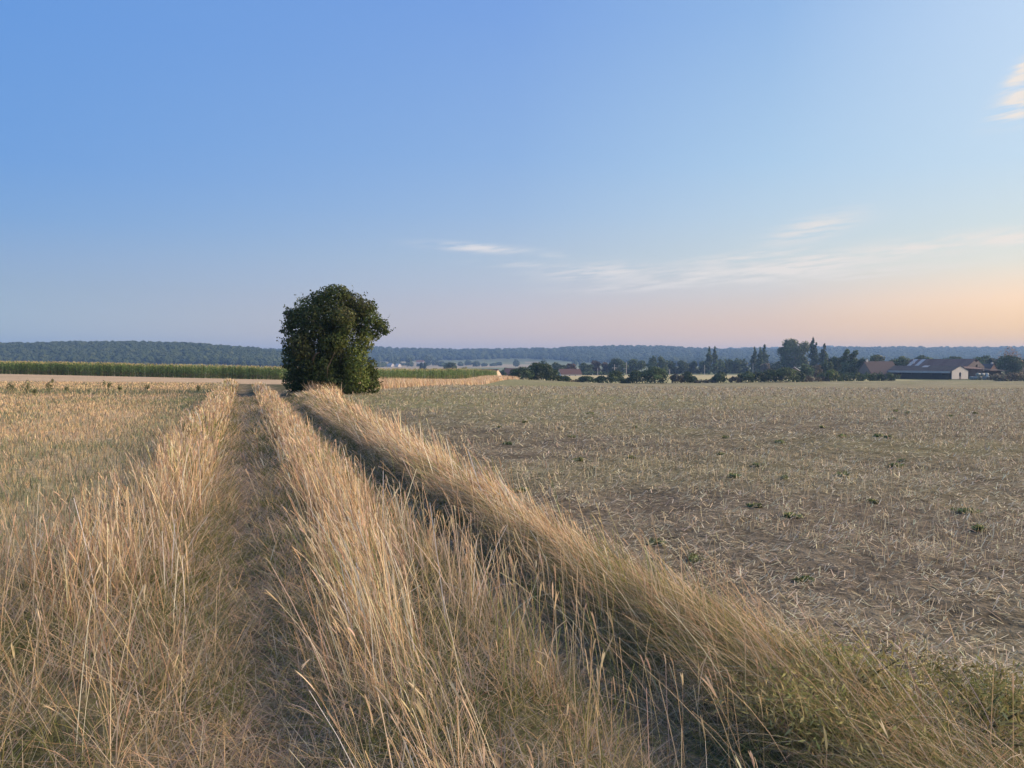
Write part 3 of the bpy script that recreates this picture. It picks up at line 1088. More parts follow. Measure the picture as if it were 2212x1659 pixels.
for q in [[(0, .1, .9), (.5, -.2, 1.7), (1.2, -.2, 2.6), (2.2, -.1, 3.2)], [(-.02, .1, .7), (-.6, .2, 1.5), (-1.5, .1, 2.6), (-2.2, .1, 3.2)],
          [(-.05, .1, 1.3), (-.2, -.7, 2.0), (-.6, -1.2, 2.9), (-.7, -1.3, 3.7)], [(0, .1, 1.0), (.3, .9, 2.0), (.7, 1.2, 3.2)],
          [(.1, -.9, .3), (.0, -1.45, .75), (.05, -1.6, 1.25), (.3, -1.62, 1.75), (.42, -1.6, 2.05)], [(-.75, -1.2, 1.45), (-.62, -1.62, 1.72), (-.48, -1.66, 1.92), (-.3, -1.6, 2.0)]]:
    V, F = tube(q, np.linspace(.07, .02, len(q)) if len(q) == 4 else np.linspace(.03, .012, len(q)), 6)
    np_mesh('limb', V, F, M_BARK, lone, None, True)


# ---- hedgerow, field and farm trees at a distance
PAL = {'dark': [(0.0441, 0.0789, 0.0302), (0.0626, 0.0998, 0.0371), (0.0522, 0.0858, 0.0394)],
       'mid': [(0.0742, 0.1183, 0.0418), (0.0974, 0.1415, 0.051), (0.065, 0.1044, 0.0394)],
       'light': [(.085, .120, .042), (.10, .135, .05), (.072, .10, .04)],
       'lime': [(.14, .19, .045), (.17, .21, .06), (.11, .15, .04)],
       'brown': [(.10, .075, .045), (.12, .085, .05), (.08, .07, .04)],
       'rust': [(.115, .075, .05), (.09, .075, .042), (.075, .075, .038)],
       'poplar': [(0.0719, 0.1137, 0.0464), (0.0928, 0.1346, 0.0557), (0.0603, 0.0974, 0.0394)],
       'yellow': [(.21, .21, .08), (.24, .23, .09), (.17, .19, .07)],
       'bare': [(.20, .145, .10), (.24, .17, .12), (.17, .13, .09)],
       'dry': [(.14, .125, .085), (.17, .15, .10), (.11, .105, .07)]}


def lobes_for(shape, W, H):
    """lobes filling a crown W wide, standing H over the ground"""
    L = []
    if shape == 'poplar':
        k = 13
        for i in range(k):
            f = i / (k - 1)
            z = H * (.10 + .85 * f)
            w = W * .5 * (.62 + .38 * math.sin(PI * min(1, f * 1.15 + .12))) * (1 - .62 * max(0, f - .62) / .38)
            for j in range(3):
                L.append((rng.normal(0, w * .35), rng.normal(0, w * .3), z + rng.normal(0, H * .02), w * rng.uniform(.45, .7), w * rng.uniform(.45, .7), H * rng.uniform(.05, .085)))
    elif shape == 'cone':
        k = 9
        for i in range(k):
            f = i / (k - 1)
            w = W * .5 * (1 - f) ** .8 + W * .04
            for j in range(3 if f < .7 else 1):
                L.append((rng.normal(0, w * .35), rng.normal(0, w * .3), H * (.1 + .86 * f), w * .62, w * .62, H * .08))
    elif shape == 'bush':
        L.append((0, 0, H * .42, W * .40, W * .36, H * .44))
        for sx in (-1, 1):
            L.append((sx * W * .24, rng.normal(0, W * .08), H * .26, W * .2, W * .2, H * .28))
        for i in range(16):
            a = rng.uniform(0, 2 * PI)
            e = rng.uniform(-.1, 1.0)
            ce, se = math.cos(e * PI / 2), math.sin(e * PI / 2)
            s = rng.uniform(.14, .24)
            L.append((math.cos(a) * ce * W * (.5 - s * .8), math.sin(a) * ce * W * .36, H * (.36 + .46 * se), W * s, W * s, H * rng.uniform(.16, .26)))
    elif shape == 'twin':
        for dx, hh in ((-.2, 1.0), (.2, .97)):
            for i in range(8):
                f = i / 7
                w = W * .28 * (1 - .55 * max(0, f - .4) / .6)
                L.append((dx * W + rng.normal(0, W * .05), rng.normal(0, W * .1), H * hh * (.16 + .78 * f), w, w, H * .11))
    else:      # round crown on a trunk
        z0 = .06 if shape == 'round' else .14
        cz, rz = H * (z0 + 1) / 2, H * (1 - z0) / 2
        L.append((0, 0, cz, W * .36, W * .34, rz * .75))
        for i in range(20):
            v = rng.normal(size=3)
            v /= np.linalg.norm(v)
            s = rng.uniform(.13, .22)
            L.append((v[0] * W * (.5 - s), v[1] * W * (.5 - s), cz + v[2] * rz * .76, W * s, W * s, rz * rng.uniform(.24, .36)))
    return L


TREES = []


def far_tree(name, label, cat, px0, px1, ytop, D, shape='round', pal='mid', n=1700, group=None, dens=1.0, leaf=None):
    X = ((px0 + px1) / 2 - CX) / FOC * D
    z = gz(X, D)
    H = EYE + (HY - ytop) / FOC * D - z
    W = (px1 - px0) / FOC * D * 1.28
    t = empty(name, (X, D, z), 0.0)
    tag(t, label, cat, group)
    leaf = leaf or max(.14, D / 770 * .72)
    L = lobes_for(shape, W, H)
    cnt = int(np.clip(3.4 * W * H / leaf ** 2 * dens, 500, 7000))
    V, F, C = crown_leaves(L, cnt, leaf, PAL[pal], shell=.14, fill=.3 * min(1, dens), lobe_tone=.2, zmin=.02)
    np_mesh('crown' if cat == 'tree' else 'foliage', V, F, M_LEAF, t, C)
    tr = max(.06, H * .022)
    top = {'poplar': .9, 'cone': .9, 'bush': .6, 'twin': .6}.get(shape, .7)
    acc = Acc()
    V, F = tube([(0, 0, -.3), (rng.normal(0, tr), 0, H * top * .4), (rng.normal(0, tr * 2), rng.normal(0, tr), H * top)], [tr, tr * .75, tr * .25], 6)
    acc.add(V, F, (.1, .1, .1))
    for l in L[1:6]:
        V, F = tube([(0, 0, H * .25), (l[0] * .5, l[1] * .5, H * .25 + (l[2] - H * .25) * .6), (l[0], l[1], l[2])], [tr * .5, tr * .32, tr * .12], 5)
        acc.add(V, F, (.1, .1, .1))
    acc.build('trunk' if cat == 'tree' else 'stem', M_BARK, t, True)
    TREES.append(t)
    return t


HB = 'bushes of the hedgerow along the stubble field'
TB = 'trees behind the pasture'
FT = 'trees around the farm'
# hedgerow at the end of the stubble field
for a in [
    ('hedge_tree', 'tall blocky dark bush at the left end of the hedgerow', 'bush', 1105, 1150, 792.5, 232, 'bush', 'dark', HB),
    ('hedge_tree', 'biggest darkest rounded tree in the hedgerow, beside the small white house', 'tree', 1142, 1190, 780.5, 236, 'bush', 'dark', HB),
    ('hedge_bush', 'dark bush touching the right side of the biggest hedgerow tree', 'bush', 1178, 1208, 796, 238, 'bush', 'dark', HB),
    ('hedge_bush', 'low rounded bush in front of the white house with brown roof', 'bush', 1202, 1229, 811, 240, 'bush', 'dark', HB),
    ('hedge_bush', 'low spreading bush standing before the pale pasture, left of two', 'bush', 1250, 1288, 812, 246, 'bush', 'dark', HB),
    ('hedge_bush', 'low domed bush before the pale pasture, right of two', 'bush', 1286, 1312, 812.5, 247, 'bush', 'dark', HB),
    ('hedge_bush', 'taller dark bush below the big round tree behind the pasture', 'bush', 1309, 1348, 800.5, 248, 'bush', 'dark', HB),
    ('hedge_bush', 'dome shaped dark bush right of the narrow hedge gap', 'bush', 1356, 1393, 801, 250, 'bush', 'dark', HB),
    ('hedge_bush', 'broad leafy bush below the tree with two pointed tops', 'bush', 1391, 1440, 793, 251, 'bush', 'mid', HB),
    ('hedge_bush', 'brownish dry shrub right of the broad leafy bush', 'bush', 1450, 1478, 807, 252, 'bush', 'dry', HB),
    ('hedge_bush', 'upright green bush left of the pair of poplars', 'bush', 1473, 1497, 802, 252, 'bush', 'dark', HB),
    ('hedge_bush', 'small dark bush leaning on the upright green bush', 'bush', 1490, 1505, 812, 252, 'bush', 'dark', HB),
    ('hedge_bush', 'dark ragged bush standing alone before the pasture under the poplar pair', 'bush', 1542, 1572, 804, 254, 'bush', 'dark', HB),
    ('hedge_bush', 'low scrubby bush between the dark ragged bush and the hedge', 'bush', 1574, 1600, 814, 255, 'bush', 'dry', HB),
    ('hedge_bush', 'rounded hedge bush at the right end of the pasture', 'bush', 1597, 1628, 801, 256, 'bush', 'mid', HB),
    ('hedge_bush', 'hedge bush directly below the group of three poplars', 'bush', 1622, 1654, 803, 257, 'bush', 'dark', HB),
    ('hedge_bush', 'pointed dark hedge bush right of the three poplars', 'bush', 1649, 1678, 797, 258, 'bush', 'dark', HB),
    ('hedge_bush', 'widest domed hedge bush left of the small shed roof', 'bush', 1673, 1724, 793.5, 259, 'bush', 'mid', HB),
    ('hedge_bush', 'low bush in front of the small shed with pale roof', 'bush', 1718, 1738, 803, 260, 'bush', 'dark', HB),
    ('hedge_bush', 'bright lime green bush in the hedge left of the farm', 'bush', 1784, 1808, 798, 268, 'bush', 'lime', HB),
    ('hedge_bush', 'smaller yellow green shrub left of the lime green bush', 'bush', 1766, 1786, 805, 268, 'bush', 'light', HB),
]:
    far_tree(a[0], a[1], a[2], *a[3:9], group=a[9])


def hedge_run(label, px0, px1, ytop, D0, D1, pal, wdt=1.6, name='hedge'):
    n = 14
    pts = []
    for i in range(n):
        f = i / (n - 1)
        D = D0 + (D1 - D0) * f
        X = (px0 + (px1 - px0) * f - CX) / FOC * D
        pts.append((X, D, gz(X, D)))
    c = pts[n // 2]
    t = empty(name, c)
    tag(t, label, 'hedge')
    L = []
    seg = math.hypot(pts[-1][0] - pts[0][0], pts[-1][1] - pts[0][1]) / n
    for p in pts:
        H = EYE + (HY - ytop) / FOC * p[1] - p[2] + rng.normal(0, .12)
        for j in range(3):
            L.append((p[0] - c[0] + rng.normal(0, seg * .4), p[1] - c[1] + rng.normal(0, .4), p[2] - c[2] + H * (rng.uniform(.3, .62) if j else .18), seg * .62, wdt * .6, H * rng.uniform(.3, .4)))
    leaf = max(.14, D0 / 770 * .72)
    length = abs(px1 - px0) / FOC * D0
    cnt = int(np.clip(length * H / leaf ** 2 * 3, 600, 9000))
    V, F, C = crown_leaves(L, cnt, leaf, PAL[pal], shell=.15, fill=.3, lobe_tone=.16)
    np_mesh('foliage', V, F, M_LEAF, t, C)
    for p in pts[::2]:
        V, F = tube([(p[0] - c[0], p[1] - c[1], p[2] - c[2] - .2), (p[0] - c[0] + .1, p[1] - c[1], p[2] - c[2] + .9)], [.07, .04], 5)
        np_mesh('stem', V, F, M_BARK, t)


hedge_run('low scrubby hedge below the white house, joining the rounded bushes', 1226, 1256, 819.5, 240, 246, 'dry')
hedge_run('low dark hedge filling the gap between two dome shaped bushes', 1342, 1362, 816, 249, 250, 'dark')
hedge_run('low thorny hedge before the pasture left of the dark ragged bush', 1500, 1546, 818, 252, 254, 'dry')
hedge_run('low brown grassy hedge in front of the small shed', 1734, 1790, 810, 262, 268, 'dry')
hedge_run('dark hedge running from the lime bush to the open barn', 1806, 1932, 802, 268, 276, 'dark', 2.4)
hedge_run('dark undergrowth along the feet of the trees behind the pasture', 1300, 1470, 797, 548, 548, 'dark', 3)
hedge_run('dark undergrowth linking the poplar pair to the huge broad poplar', 1470, 1725, 793, 552, 545, 'dark', 3)
hedge_run('long clipped garden hedge right of the white house', 1250, 1312, 800.5, 500, 505, 'mid', 1.5)
hedge_run('brown overgrown bank of weeds right of the wrapped bales', 2150, 2225, 803, 262, 262, 'dry', 3.5)

# trees behind the pasture
for a in [
    ('round_tree', 'rounded green tree behind the roof of the white house', 1190, 1221, 782.5, 520, 'round', 'dark'),
    ('round_tree', 'reddish brown tree right behind the white house', 1220, 1244, 783, 525, 'round', 'rust'),
    ('round_tree', 'wide green tree above the clipped hedge', 1249, 1279, 783.5, 530, 'round', 'mid'),
    ('round_tree', 'round brownish tree above the clipped hedge end', 1273, 1297, 778.5, 545, 'round', 'rust'),
    ('round_tree', 'small reddish tree left of the big round tree', 1299, 1320, 782.5, 540, 'round', 'rust'),
    ('round_tree', 'big round dark tree behind the pole with crossarm', 1316, 1353, 770, 535, 'round', 'dark'),
    ('round_tree', 'broad green tree right of the big round dark tree', 1354, 1391, 774.5, 545, 'round', 'mid'),
    ('tall_tree', 'green tree with two pointed tops', 1400, 1438, 769.5, 530, 'twin', 'mid'),
    ('round_tree', 'round tree behind the short white pole', 1434, 1459, 779.5, 540, 'round', 'dark'),
    ('round_tree', 'round dark tree, left of the pair before the poplars', 1460, 1485, 779.5, 540, 'round', 'dark'),
    ('round_tree', 'uneven dark tree, right of the pair before the poplars', 1483, 1505, 777.5, 545, 'round', 'dark'),
    ('round_tree', 'slim loose tree touching the left poplar of the pair', 1509, 1527, 778.5, 540, 'tall', 'mid'),
    ('poplar', 'left poplar of the pair behind the pasture', 1524, 1538, 749.5, 520, 'poplar', 'poplar'),
    ('poplar', 'right poplar of the pair behind the pasture', 1537, 1550, 749.5, 522, 'poplar', 'poplar'),
    ('round_tree', 'low tree right of the poplar pair', 1548, 1564, 776, 535, 'tall', 'mid'),
    ('conifer', 'thin pointed conifer between the two poplar groups', 1562, 1573, 772.5, 540, 'cone', 'dark'),
    ('round_tree', 'medium green tree right of the thin conifer', 1570, 1584, 774.5, 545, 'round', 'mid'),
    ('round_tree', 'broad domed tree between the two poplar groups', 1581, 1605, 771.5, 545, 'round', 'mid'),
    ('conifer', 'broad cone shaped dark tree left of the three poplars', 1601, 1617, 772.5, 530, 'cone', 'dark'),
    ('poplar', 'leftmost of the three poplars', 1622, 1637, 750, 515, 'poplar', 'poplar'),
    ('poplar', 'middle, lighter green one of the three poplars', 1635, 1648, 750.5, 510, 'poplar', 'mid'),
    ('poplar', 'tallest and rightmost of the three poplars', 1643, 1659, 744.5, 560, 'poplar', 'dark'),
    ('round_tree', 'low tree under the right side of the three poplars', 1644, 1664, 783, 500, 'round', 'dry'),
    ('round_tree', 'wide low tree left of the huge poplar tree', 1661, 1702, 781, 520, 'round', 'dark'),
]:
    far_tree(a[0], a[1], 'tree', *a[2:], group=TB)

for a in [
    ('tall_tree', 'huge broad poplar tree, the tallest tree on the skyline', 1686, 1747, 730, 480, 'round', 'poplar'),
    ('poplar', 'dark slender poplar right of the huge broad tree', 1745, 1767, 731, 470, 'poplar', 'dark'),
    ('poplar', 'shorter slender poplar, second right of the huge broad tree', 1768, 1789, 743.5, 470, 'poplar', 'poplar'),
    ('round_tree', 'rounded tree right of the small shed roof', 1727, 1756, 784, 330, 'round', 'mid'),
    ('round_tree', 'brownish loose tree below the slender poplars', 1753, 1774, 787, 335, 'round', 'dry'),
    ('round_tree', 'compact dark tree above the lime green bush', 1773, 1798, 777, 340, 'round', 'dark'),
    ('round_tree', 'dark rounded tree left of the two headed tree', 1790, 1821, 764, 360, 'round', 'dark'),
    ('tall_tree', 'two headed pale green tree left of the farmhouse', 1816, 1853, 756.5, 350, 'twin', 'mid'),
    ('round_tree', 'dark tree touching the left gable of the farmhouse', 1853, 1879, 772, 345, 'round', 'dark'),
    ('round_tree', 'leafy lighter green tree behind the farmhouse chimney', 1874, 1914, 766, 380, 'round', 'light'),
    ('round_tree', 'yellowish green tree right of the farmhouse roof', 1924, 1964, 768.5, 352, 'round', 'light'),
    ('round_tree', 'green tree behind the white pole and the barns', 1974, 2014, 768, 400, 'round', 'mid'),
    ('cedar_tree', 'flat topped dark tree above the ridge of the rusty barn', 2036, 2078, 769, 410, 'round', 'dark'),
    ('round_tree', 'dense tree behind the broken gable of the rusty barn', 2103, 2143, 766, 385, 'round', 'mid'),
    ('round_tree', 'paler tree between the rusty barn and the round dark tree', 2136, 2166, 770, 380, 'round', 'light'),
    ('round_tree', 'round dark tree over the bales near the right edge', 2158, 2203, 767.5, 330, 'round', 'dark'),
    ('round_tree', 'low tree at the right edge of the skyline', 2192, 2225, 775, 390, 'round', 'mid'),
]:
    far_tree(a[0], a[1], 'tree', *a[2:], group=FT)
far_tree('sparse_tree', 'thin brown almost bare tree rising behind the round dark tree', 'tree', 2158, 2206, 750, 350, 'round', 'bare', dens=.16, group=FT)

# trees and bushes past the corn
for a in [
    ('round_tree', 'dark broad tree beyond the corn beside the orange roofed house', 957, 989, 783, 640, 'round', 'dark'),
    ('round_tree', 'pale yellow green round tree beyond the corn', 993, 1014, 793.5, 560, 'bush', 'yellow'),
    ('poplar', 'small pair of narrow poplars beyond the corn', 908, 921, 783, 900, 'twin', 'dark'),
    ('small_tree', 'small bright green bush at the edge of the corn top', 930, 948, 796, 700, 'bush', 'light'),
    ('small_tree', 'small tree between the two red roofed houses', 1076, 1093, 801, 430, 'bush', 'dark'),
    ('small_tree', 'round bush left of the red roofed house behind the hedge', 1087, 1108, 793, 460, 'round', 'mid'),
]:
    far_tree(a[0], a[1], 'tree', *a[2:])

# scattered trees on the far hillside
for i, (px0, px1, yt) in enumerate([(826, 836, 783), (838, 852, 781), (852, 866, 777), (868, 878, 785), (878, 892, 774), (900, 914, 780), (912, 930, 771),
                                    (934, 948, 776), (948, 962, 781), (962, 980, 783), (990, 1000, 782), (1004, 1018, 778), (1020, 1036, 780),
                                    (1040, 1052, 784), (1058, 1072, 785), (1072, 1084, 783), (1110, 1120, 776), (1170, 1180, 775), (1236, 1246, 775), (1250, 1262, 777),
                                    (455, 470, 778), (445, 457, 779), (520, 535, 781), (300, 318, 781)]):
    far_tree('hillside_tree', 'small hazy round tree scattered on the far hillside', 'tree', px0, px1, yt, (1420 + 40 * (i % 4)) if px0 > 600 else 940, 'bush', 'mid', group='hazy trees on the far hillside')

# ---------------------------------------------------------------- forest on the hills


def forest(name, label, pts_xyz, rad):
    me = bpy.data.meshes.new(name)
    me.vertices.add(len(pts_xyz))
    me.vertices.foreach_set('co', np.ascontiguousarray(pts_xyz, np.float32).ravel())
    a = me.attributes.new('rad', 'FLOAT', 'POINT')
    a.data.foreach_set('value', rad.astype(np.float32))
    me.update()
    o = bpy.data.objects.new(name, me)
    COL.objects.link(o)
    ng = bpy.data.node_groups.new(name + '_scatter', 'GeometryNodeTree')
    ng.interface.new_socket('Geometry', in_out='INPUT', socket_type='NodeSocketGeometry')
    ng.interface.new_socket('Geometry', in_out='OUTPUT', socket_type='NodeSocketGeometry')
    gi, go = ng.nodes.new('NodeGroupInput'), ng.nodes.new('NodeGroupOutput')
    mp = ng.nodes.new('GeometryNodeMeshToPoints')
    ico = ng.nodes.new('GeometryNodeMeshIcoSphere')
    ico.inputs['Subdivisions'].default_value = 3
    sp = ng.nodes.new('GeometryNodeSetPosition')
    no = ng.nodes.new('ShaderNodeTexNoise')
    no.inputs['Scale'].default_value = 2.2
    no.inputs['Detail'].default_value = 3
    sub = ng.nodes.new('ShaderNodeVectorMath')
    sub.operation = 'SUBTRACT'
    sub.inputs[1].default_value = (.5, .5, .5)
    scl = ng.nodes.new('ShaderNodeVectorMath')
    scl.operation = 'SCALE'
    scl.inputs['Scale'].default_value = 1.3
    ng.links.new(no.outputs['Color'], sub.inputs[0])
    ng.links.new(sub.outputs[0], scl.inputs[0])
    ng.links.new(ico.outputs[0], sp.inputs['Geometry'])
    ng.links.new(scl.outputs[0], sp.inputs['Offset'])
    sm = ng.nodes.new('GeometryNodeSetMaterial')
    sm.inputs['Material'].default_value = M_WOOD
    ng.links.new(sp.outputs[0], sm.inputs[0])
    ip = ng.nodes.new('GeometryNodeInstanceOnPoints')
    at = ng.nodes.new('GeometryNodeInputNamedAttribute')
    at.data_type = 'FLOAT'
    at.inputs['Name'].default_value = 'rad'
    rv = ng.nodes.new('FunctionNodeRandomValue')
    rv.data_type = 'FLOAT_VECTOR'
    rv.inputs['Max'].default_value = (.5, .5, 6.28)
    ng.links.new(gi.outputs[0], mp.inputs[0])
    ng.links.new(mp.outputs[0], ip.inputs['Points'])
    ng.links.new(sm.outputs[0], ip.inputs['Instance'])
    ng.links.new(rv.outputs[0], ip.inputs['Rotation'])
    ng.links.new(at.outputs[0], ip.inputs['Scale'])
    ng.links.new(ip.outputs[0], go.inputs[0])
    md = o.modifiers.new('scatter', 'NODES')
    md.node_group = ng
    me.materials.append(M_WOOD)
    tag(o, label, 'forest', None, 'stuff')
    return o


def wood_mat():
    m, t = new_mat('woodland')
    out = N(t, 'ShaderNodeOutputMaterial')
    pb = N(t, 'ShaderNodeBsdfPrincipled')
    pb.inputs['Roughness'].default_value = .9
    pb.inputs['Specular IOR Level'].default_value = .05
    oi = N(t, 'ShaderNodeObjectInfo')
    c = ramp(t, oi.outputs['Random'], [(0, (.036, .058, .026)), (.5, (.044, .068, .029)), (.85, (.055, .080, .034)), (1, (.068, .090, .04))])
    tc = N(t, 'ShaderNodeTexCoord')
    no = N(t, 'ShaderNodeTexNoise')
    no.inputs['Scale'].default_value = 6
    t.links.new(tc.outputs['Object'], no.inputs[0])
    r = ramp(t, no.outputs[0], [(.3, (.8,) * 3), (.7, (1.2,) * 3)])
    t.links.new(mix_col(t, 1.0, c, r, 'MULTIPLY'), pb.inputs['Base Color'])
    b = N(t, 'ShaderNodeBump')
    b.inputs['Strength'].default_value = 1.0
    t.links.new(no.outputs[0], b.inputs['Height'])
    t.links.new(b.outputs[0], pb.inputs['Normal'])
    t.links.new(pb.outputs[0], out.inputs[0])
    return m


M_WOOD = wood_mat()


def forest_pts(n, x0, x1, y0, y1, rmin, rmax, seed, edge=None):
    y = rng.uniform(y0, y1, n)
    x = rng.uniform(x0, x1, n)
    if edge is not None:
        m = edge(x, y)
        x, y = x[m], y[m]
    r = rng.uniform(rmin, rmax, len(x)) * rng.choice([1, 1, 1.25], len(x))
    return np.stack([x, y, ground_z(x, y, False) + r * .75], -1), r


p, r = forest_pts(11000, -1150, -230, 960, 1370, 3.2, 5.4, 1, lambda x, y: y > 980 + 90 * vnoise(x, y, 180, 91, 2) + .25 * np.maximum(0, x + 520))
forest('forest', 'nearer wooded hill behind the corn at the left', p, r)
p, r = forest_pts(15500, -1500, 1500, 1320, 2360, 4.5, 7.5, 2, lambda x, y: y > 1690 + 260 * vnoise(x, y, 320, 92, 2) - 420 * sstep(60, 300, x))
forest('forest', 'long hazy wooded ridge across the middle of the horizon', p, r)
p, r = forest_pts(6000, 500, 2500, 2800, 3380, 7, 11, 3)
forest('forest', 'faint blue wooded ridge behind the farm', p, r)
# pointed firs along the crests
acc = Acc()
for D, pa, pb_, k in ((2320, 1475, 1660, 46), (2320, 1000, 1110, 12), (3320, 1780, 2010, 90), (2320, 540, 600, 10)):
    px = rng.uniform(pa, pb_, k)
    X = (px - CX) / FOC * D
    Z = ground_z(X, np.full(k, D), False)
    for j in range(k):
        h = rng.uniform(11, 21) * (D / 2600)
        w = h * .16
        ring = [(X[j] + w * math.cos(a), D + w * math.sin(a), Z[j] + h * .25) for a in np.linspace(0, 2 * PI, 7)[:-1]]
        V = np.array(ring + [(X[j], D, Z[j] + h)])
        acc.add(V, np.array([(i, (i + 1) % 6, 6) for i in range(6)]), (.03, .05, .03))
tag(acc.build('forest_firs', M_LEAF), 'tiny pointed firs standing along the crests of the far ridges', 'trees', None, 'stuff')

# ---------------------------------------------------------------- corn
acc = Acc()
edge_x = np.array([-150, -92, -40, -26, -14, -6, -4])
edge_y = np.array([140, 138, 134, 150, 172, 192, 214])


def corn_block(x, y, full):
    n = len(x)
    base = on_ground(x, y, 0)
    H = rng.uniform(1.8, 2.35, n) * (.94 + .12 * vnoise(x, y, 6, 97, 2))
    az = rng.uniform(0, 2 * PI, n)
    st = jitter([(.16, .20, .07)], n)
    V, F, C, P = ribbons(base, az, H, rng.normal(0, .03, n), 0.0, .09, 1, st, taper=.6)
    acc.add(V, F, C)
    k = 7 if full else 3
    for j in range(k):
        f = (.12 + .74 * j / (k - 1)) if full else (.6 + .3 * j / (k - 1))
        b = base + np.array([0, 0, 1.0]) * (H * f)[:, None]
        lc = jitter(pick([(.18, .285, .085), (.23, .33, .105), (.14, .23, .075)], n), n, .15)
        dry = (f < .3) & (rng.uniform(size=n) < .5)
        lc = np.where(dry[:, None], jitter([(.28, .24, .12)], n), lc)
        V, F, C, _ = ribbons(b, rng.uniform(0, 2 * PI, n), rng.uniform(.45, .85, n), rng.uniform(.35, .7, n), rng.uniform(.7, 1.6, n), .13, 2, lc, wprof=[.7, 1, .1])
        acc.add(V, F, C)
    for j in range(3):
        b = base + np.array([0, 0, 1.0]) * (H * .98)[:, None]
        V, F, C, _ = ribbons(b, rng.uniform(0, 2 * PI, n), rng.uniform(.2, .38, n), rng.uniform(.05, .6, n), .3, .07, 1, jitter([(.48, .42, .20)], n))
        acc.add(V, F, C)


n = 3400
x = rng.uniform(-150, -4, n)
row = np.floor(np.abs(rng.normal(0, 2.2, n))) * .8
y = np.interp(x, edge_x, edge_y) + row + rng.normal(0, .12, n)
corn_block(x, y, True)
n = 5200
x = rng.uniform(-120, -8, n)
y = np.interp(x, edge_x, edge_y) + 5 + rng.uniform(0, 1, n) ** 1.4 * np.interp(x, [-120, -60, -30, -8], [14, 40, 75, 45])
corn_block(x, y, False)
tag(acc.build('corn', M_CORN), 'band of tall green corn with pale tassels across the left', 'corn', None, 'stuff')

# ---------------------------------------------------------------- buildings


def obj_box(name, parent, x0, x1, y0, y1, z0, z1, mat):
    V = np.array([(x, y, z) for z in (z0, z1) for y in (y0, y1) for x in (x0, x1)], float)
    F = np.array([(0, 2, 3, 1), (4, 5, 7, 6), (0, 1, 5, 4), (2, 6, 7, 3), (1, 3, 7, 5), (0, 4, 6, 2)])
    return np_mesh(name, V, F, mat, parent)


def gable_walls(name, parent, L, W, h, hr, mat, x0=None, x1=None):
    """closed wall body with two gables, ridge along local x"""
    a, b = (-L / 2, L / 2) if x0 is None else (x0, x1)
    V = []
    for x in (a, b):
        V += [(x, -W / 2, -.5), (x, W / 2, -.5), (x, W / 2, h), (x, 0, hr), (x, -W / 2, h)]
    F5 = np.array([(0, 1, 2, 3, 4), (9, 8, 7, 6, 5)])
    F4 = np.array([(0, 4, 9, 5), (1, 6, 7, 2), (0, 5, 6, 1), (4, 3, 8, 9), (3, 2, 7, 8)])
    return np_mesh(name, np.array(V), [F5, F4], mat, parent)


def roof_slab(name, parent, x0, x1, W, h, hr, side, mat, over=.35, th=.14, lift=.06):
    """one pitch of a roof; side -1 front, +1 back"""
    sl = (hr - h) / (W / 2)
    ye = side * (W / 2 + over)
    ze = h - over * sl + lift
    zr = hr + lift
    V = np.array([(x0, ye, ze), (x1, ye, ze), (x1, 0, zr), (x0, 0, zr), (x0, ye, ze + th), (x1, ye, ze + th), (x1, 0, zr + th), (x0, 0, zr + th)], float)
    F = np.array([(0, 3, 2, 1), (4, 5, 6, 7), (0, 1, 5, 4), (1, 2, 6, 5), (2, 3, 7, 6), (3, 0, 4, 7)])
    return np_mesh(name, V, F, mat, parent)


M_WHITE = plain_mat('white_render', (.44, .44, .43), (.58, .575, .56), 2, .9)
M_CREAM = plain_mat('cream_render', (.62, .52, .42), (.72, .62, .5), 2, .9)
M_TILE = plain_mat('brown_tiles', (.075, .045, .038), (.13, .078, .062), 4, .85, .4)
M_TILE2 = plain_mat('plum_tiles', (.055, .046, .049), (.085, .070, .072), 3, .85, .4)
M_TILER = plain_mat('red_tiles', (.16, .085, .068), (.22, .125, .095), 4, .85, .4)
M_SHEET = plain_mat('grey_sheet', (.075, .07, .066), (.12, .112, .105), .8, .95, .2, spec=.05)
M_RUST = plain_mat('rusty_sheet', (.10, .068, .060), (.18, .12, .10), 1.1, .75, .3)
M_RUST2 = plain_mat('rusty_sheet_dark', (.085, .055, .046), (.16, .10, .08), 1.4, .75, .3)
M_PALE = plain_mat('pale_sheet', (.32, .33, .34), (.45, .46, .47), 1.0, .6, .1)
M_BLOCK = plain_mat('block_wall', (.12, .108, .108), (.18, .162, .158), 2.0, .9, .4)
M_BRICK = plain_mat('brick_wall', (.115, .085, .078), (.165, .12, .105), 5, .9, .4)
M_DARK = plain_mat('dark_timber', (.030, .026, .024), (.055, .046, .042), 3, .9)
M_GLASS = plain_mat('dark_glass', (.03, .035, .04), (.05, .055, .065), 1, .15, spec=.5)
M_POLE = plain_mat('pale_pole', (.42, .40, .37), (.55, .53, .49), 4, .8)
M_WRAP = plain_mat('bale_wrap', (.14, .175, .165), (.22, .26, .245), 2.5, .35, .3, spec=.5)
M_METALW = plain_mat('white_metal', (.66, .66, .64), (.78, .78, .76), 3, .5)


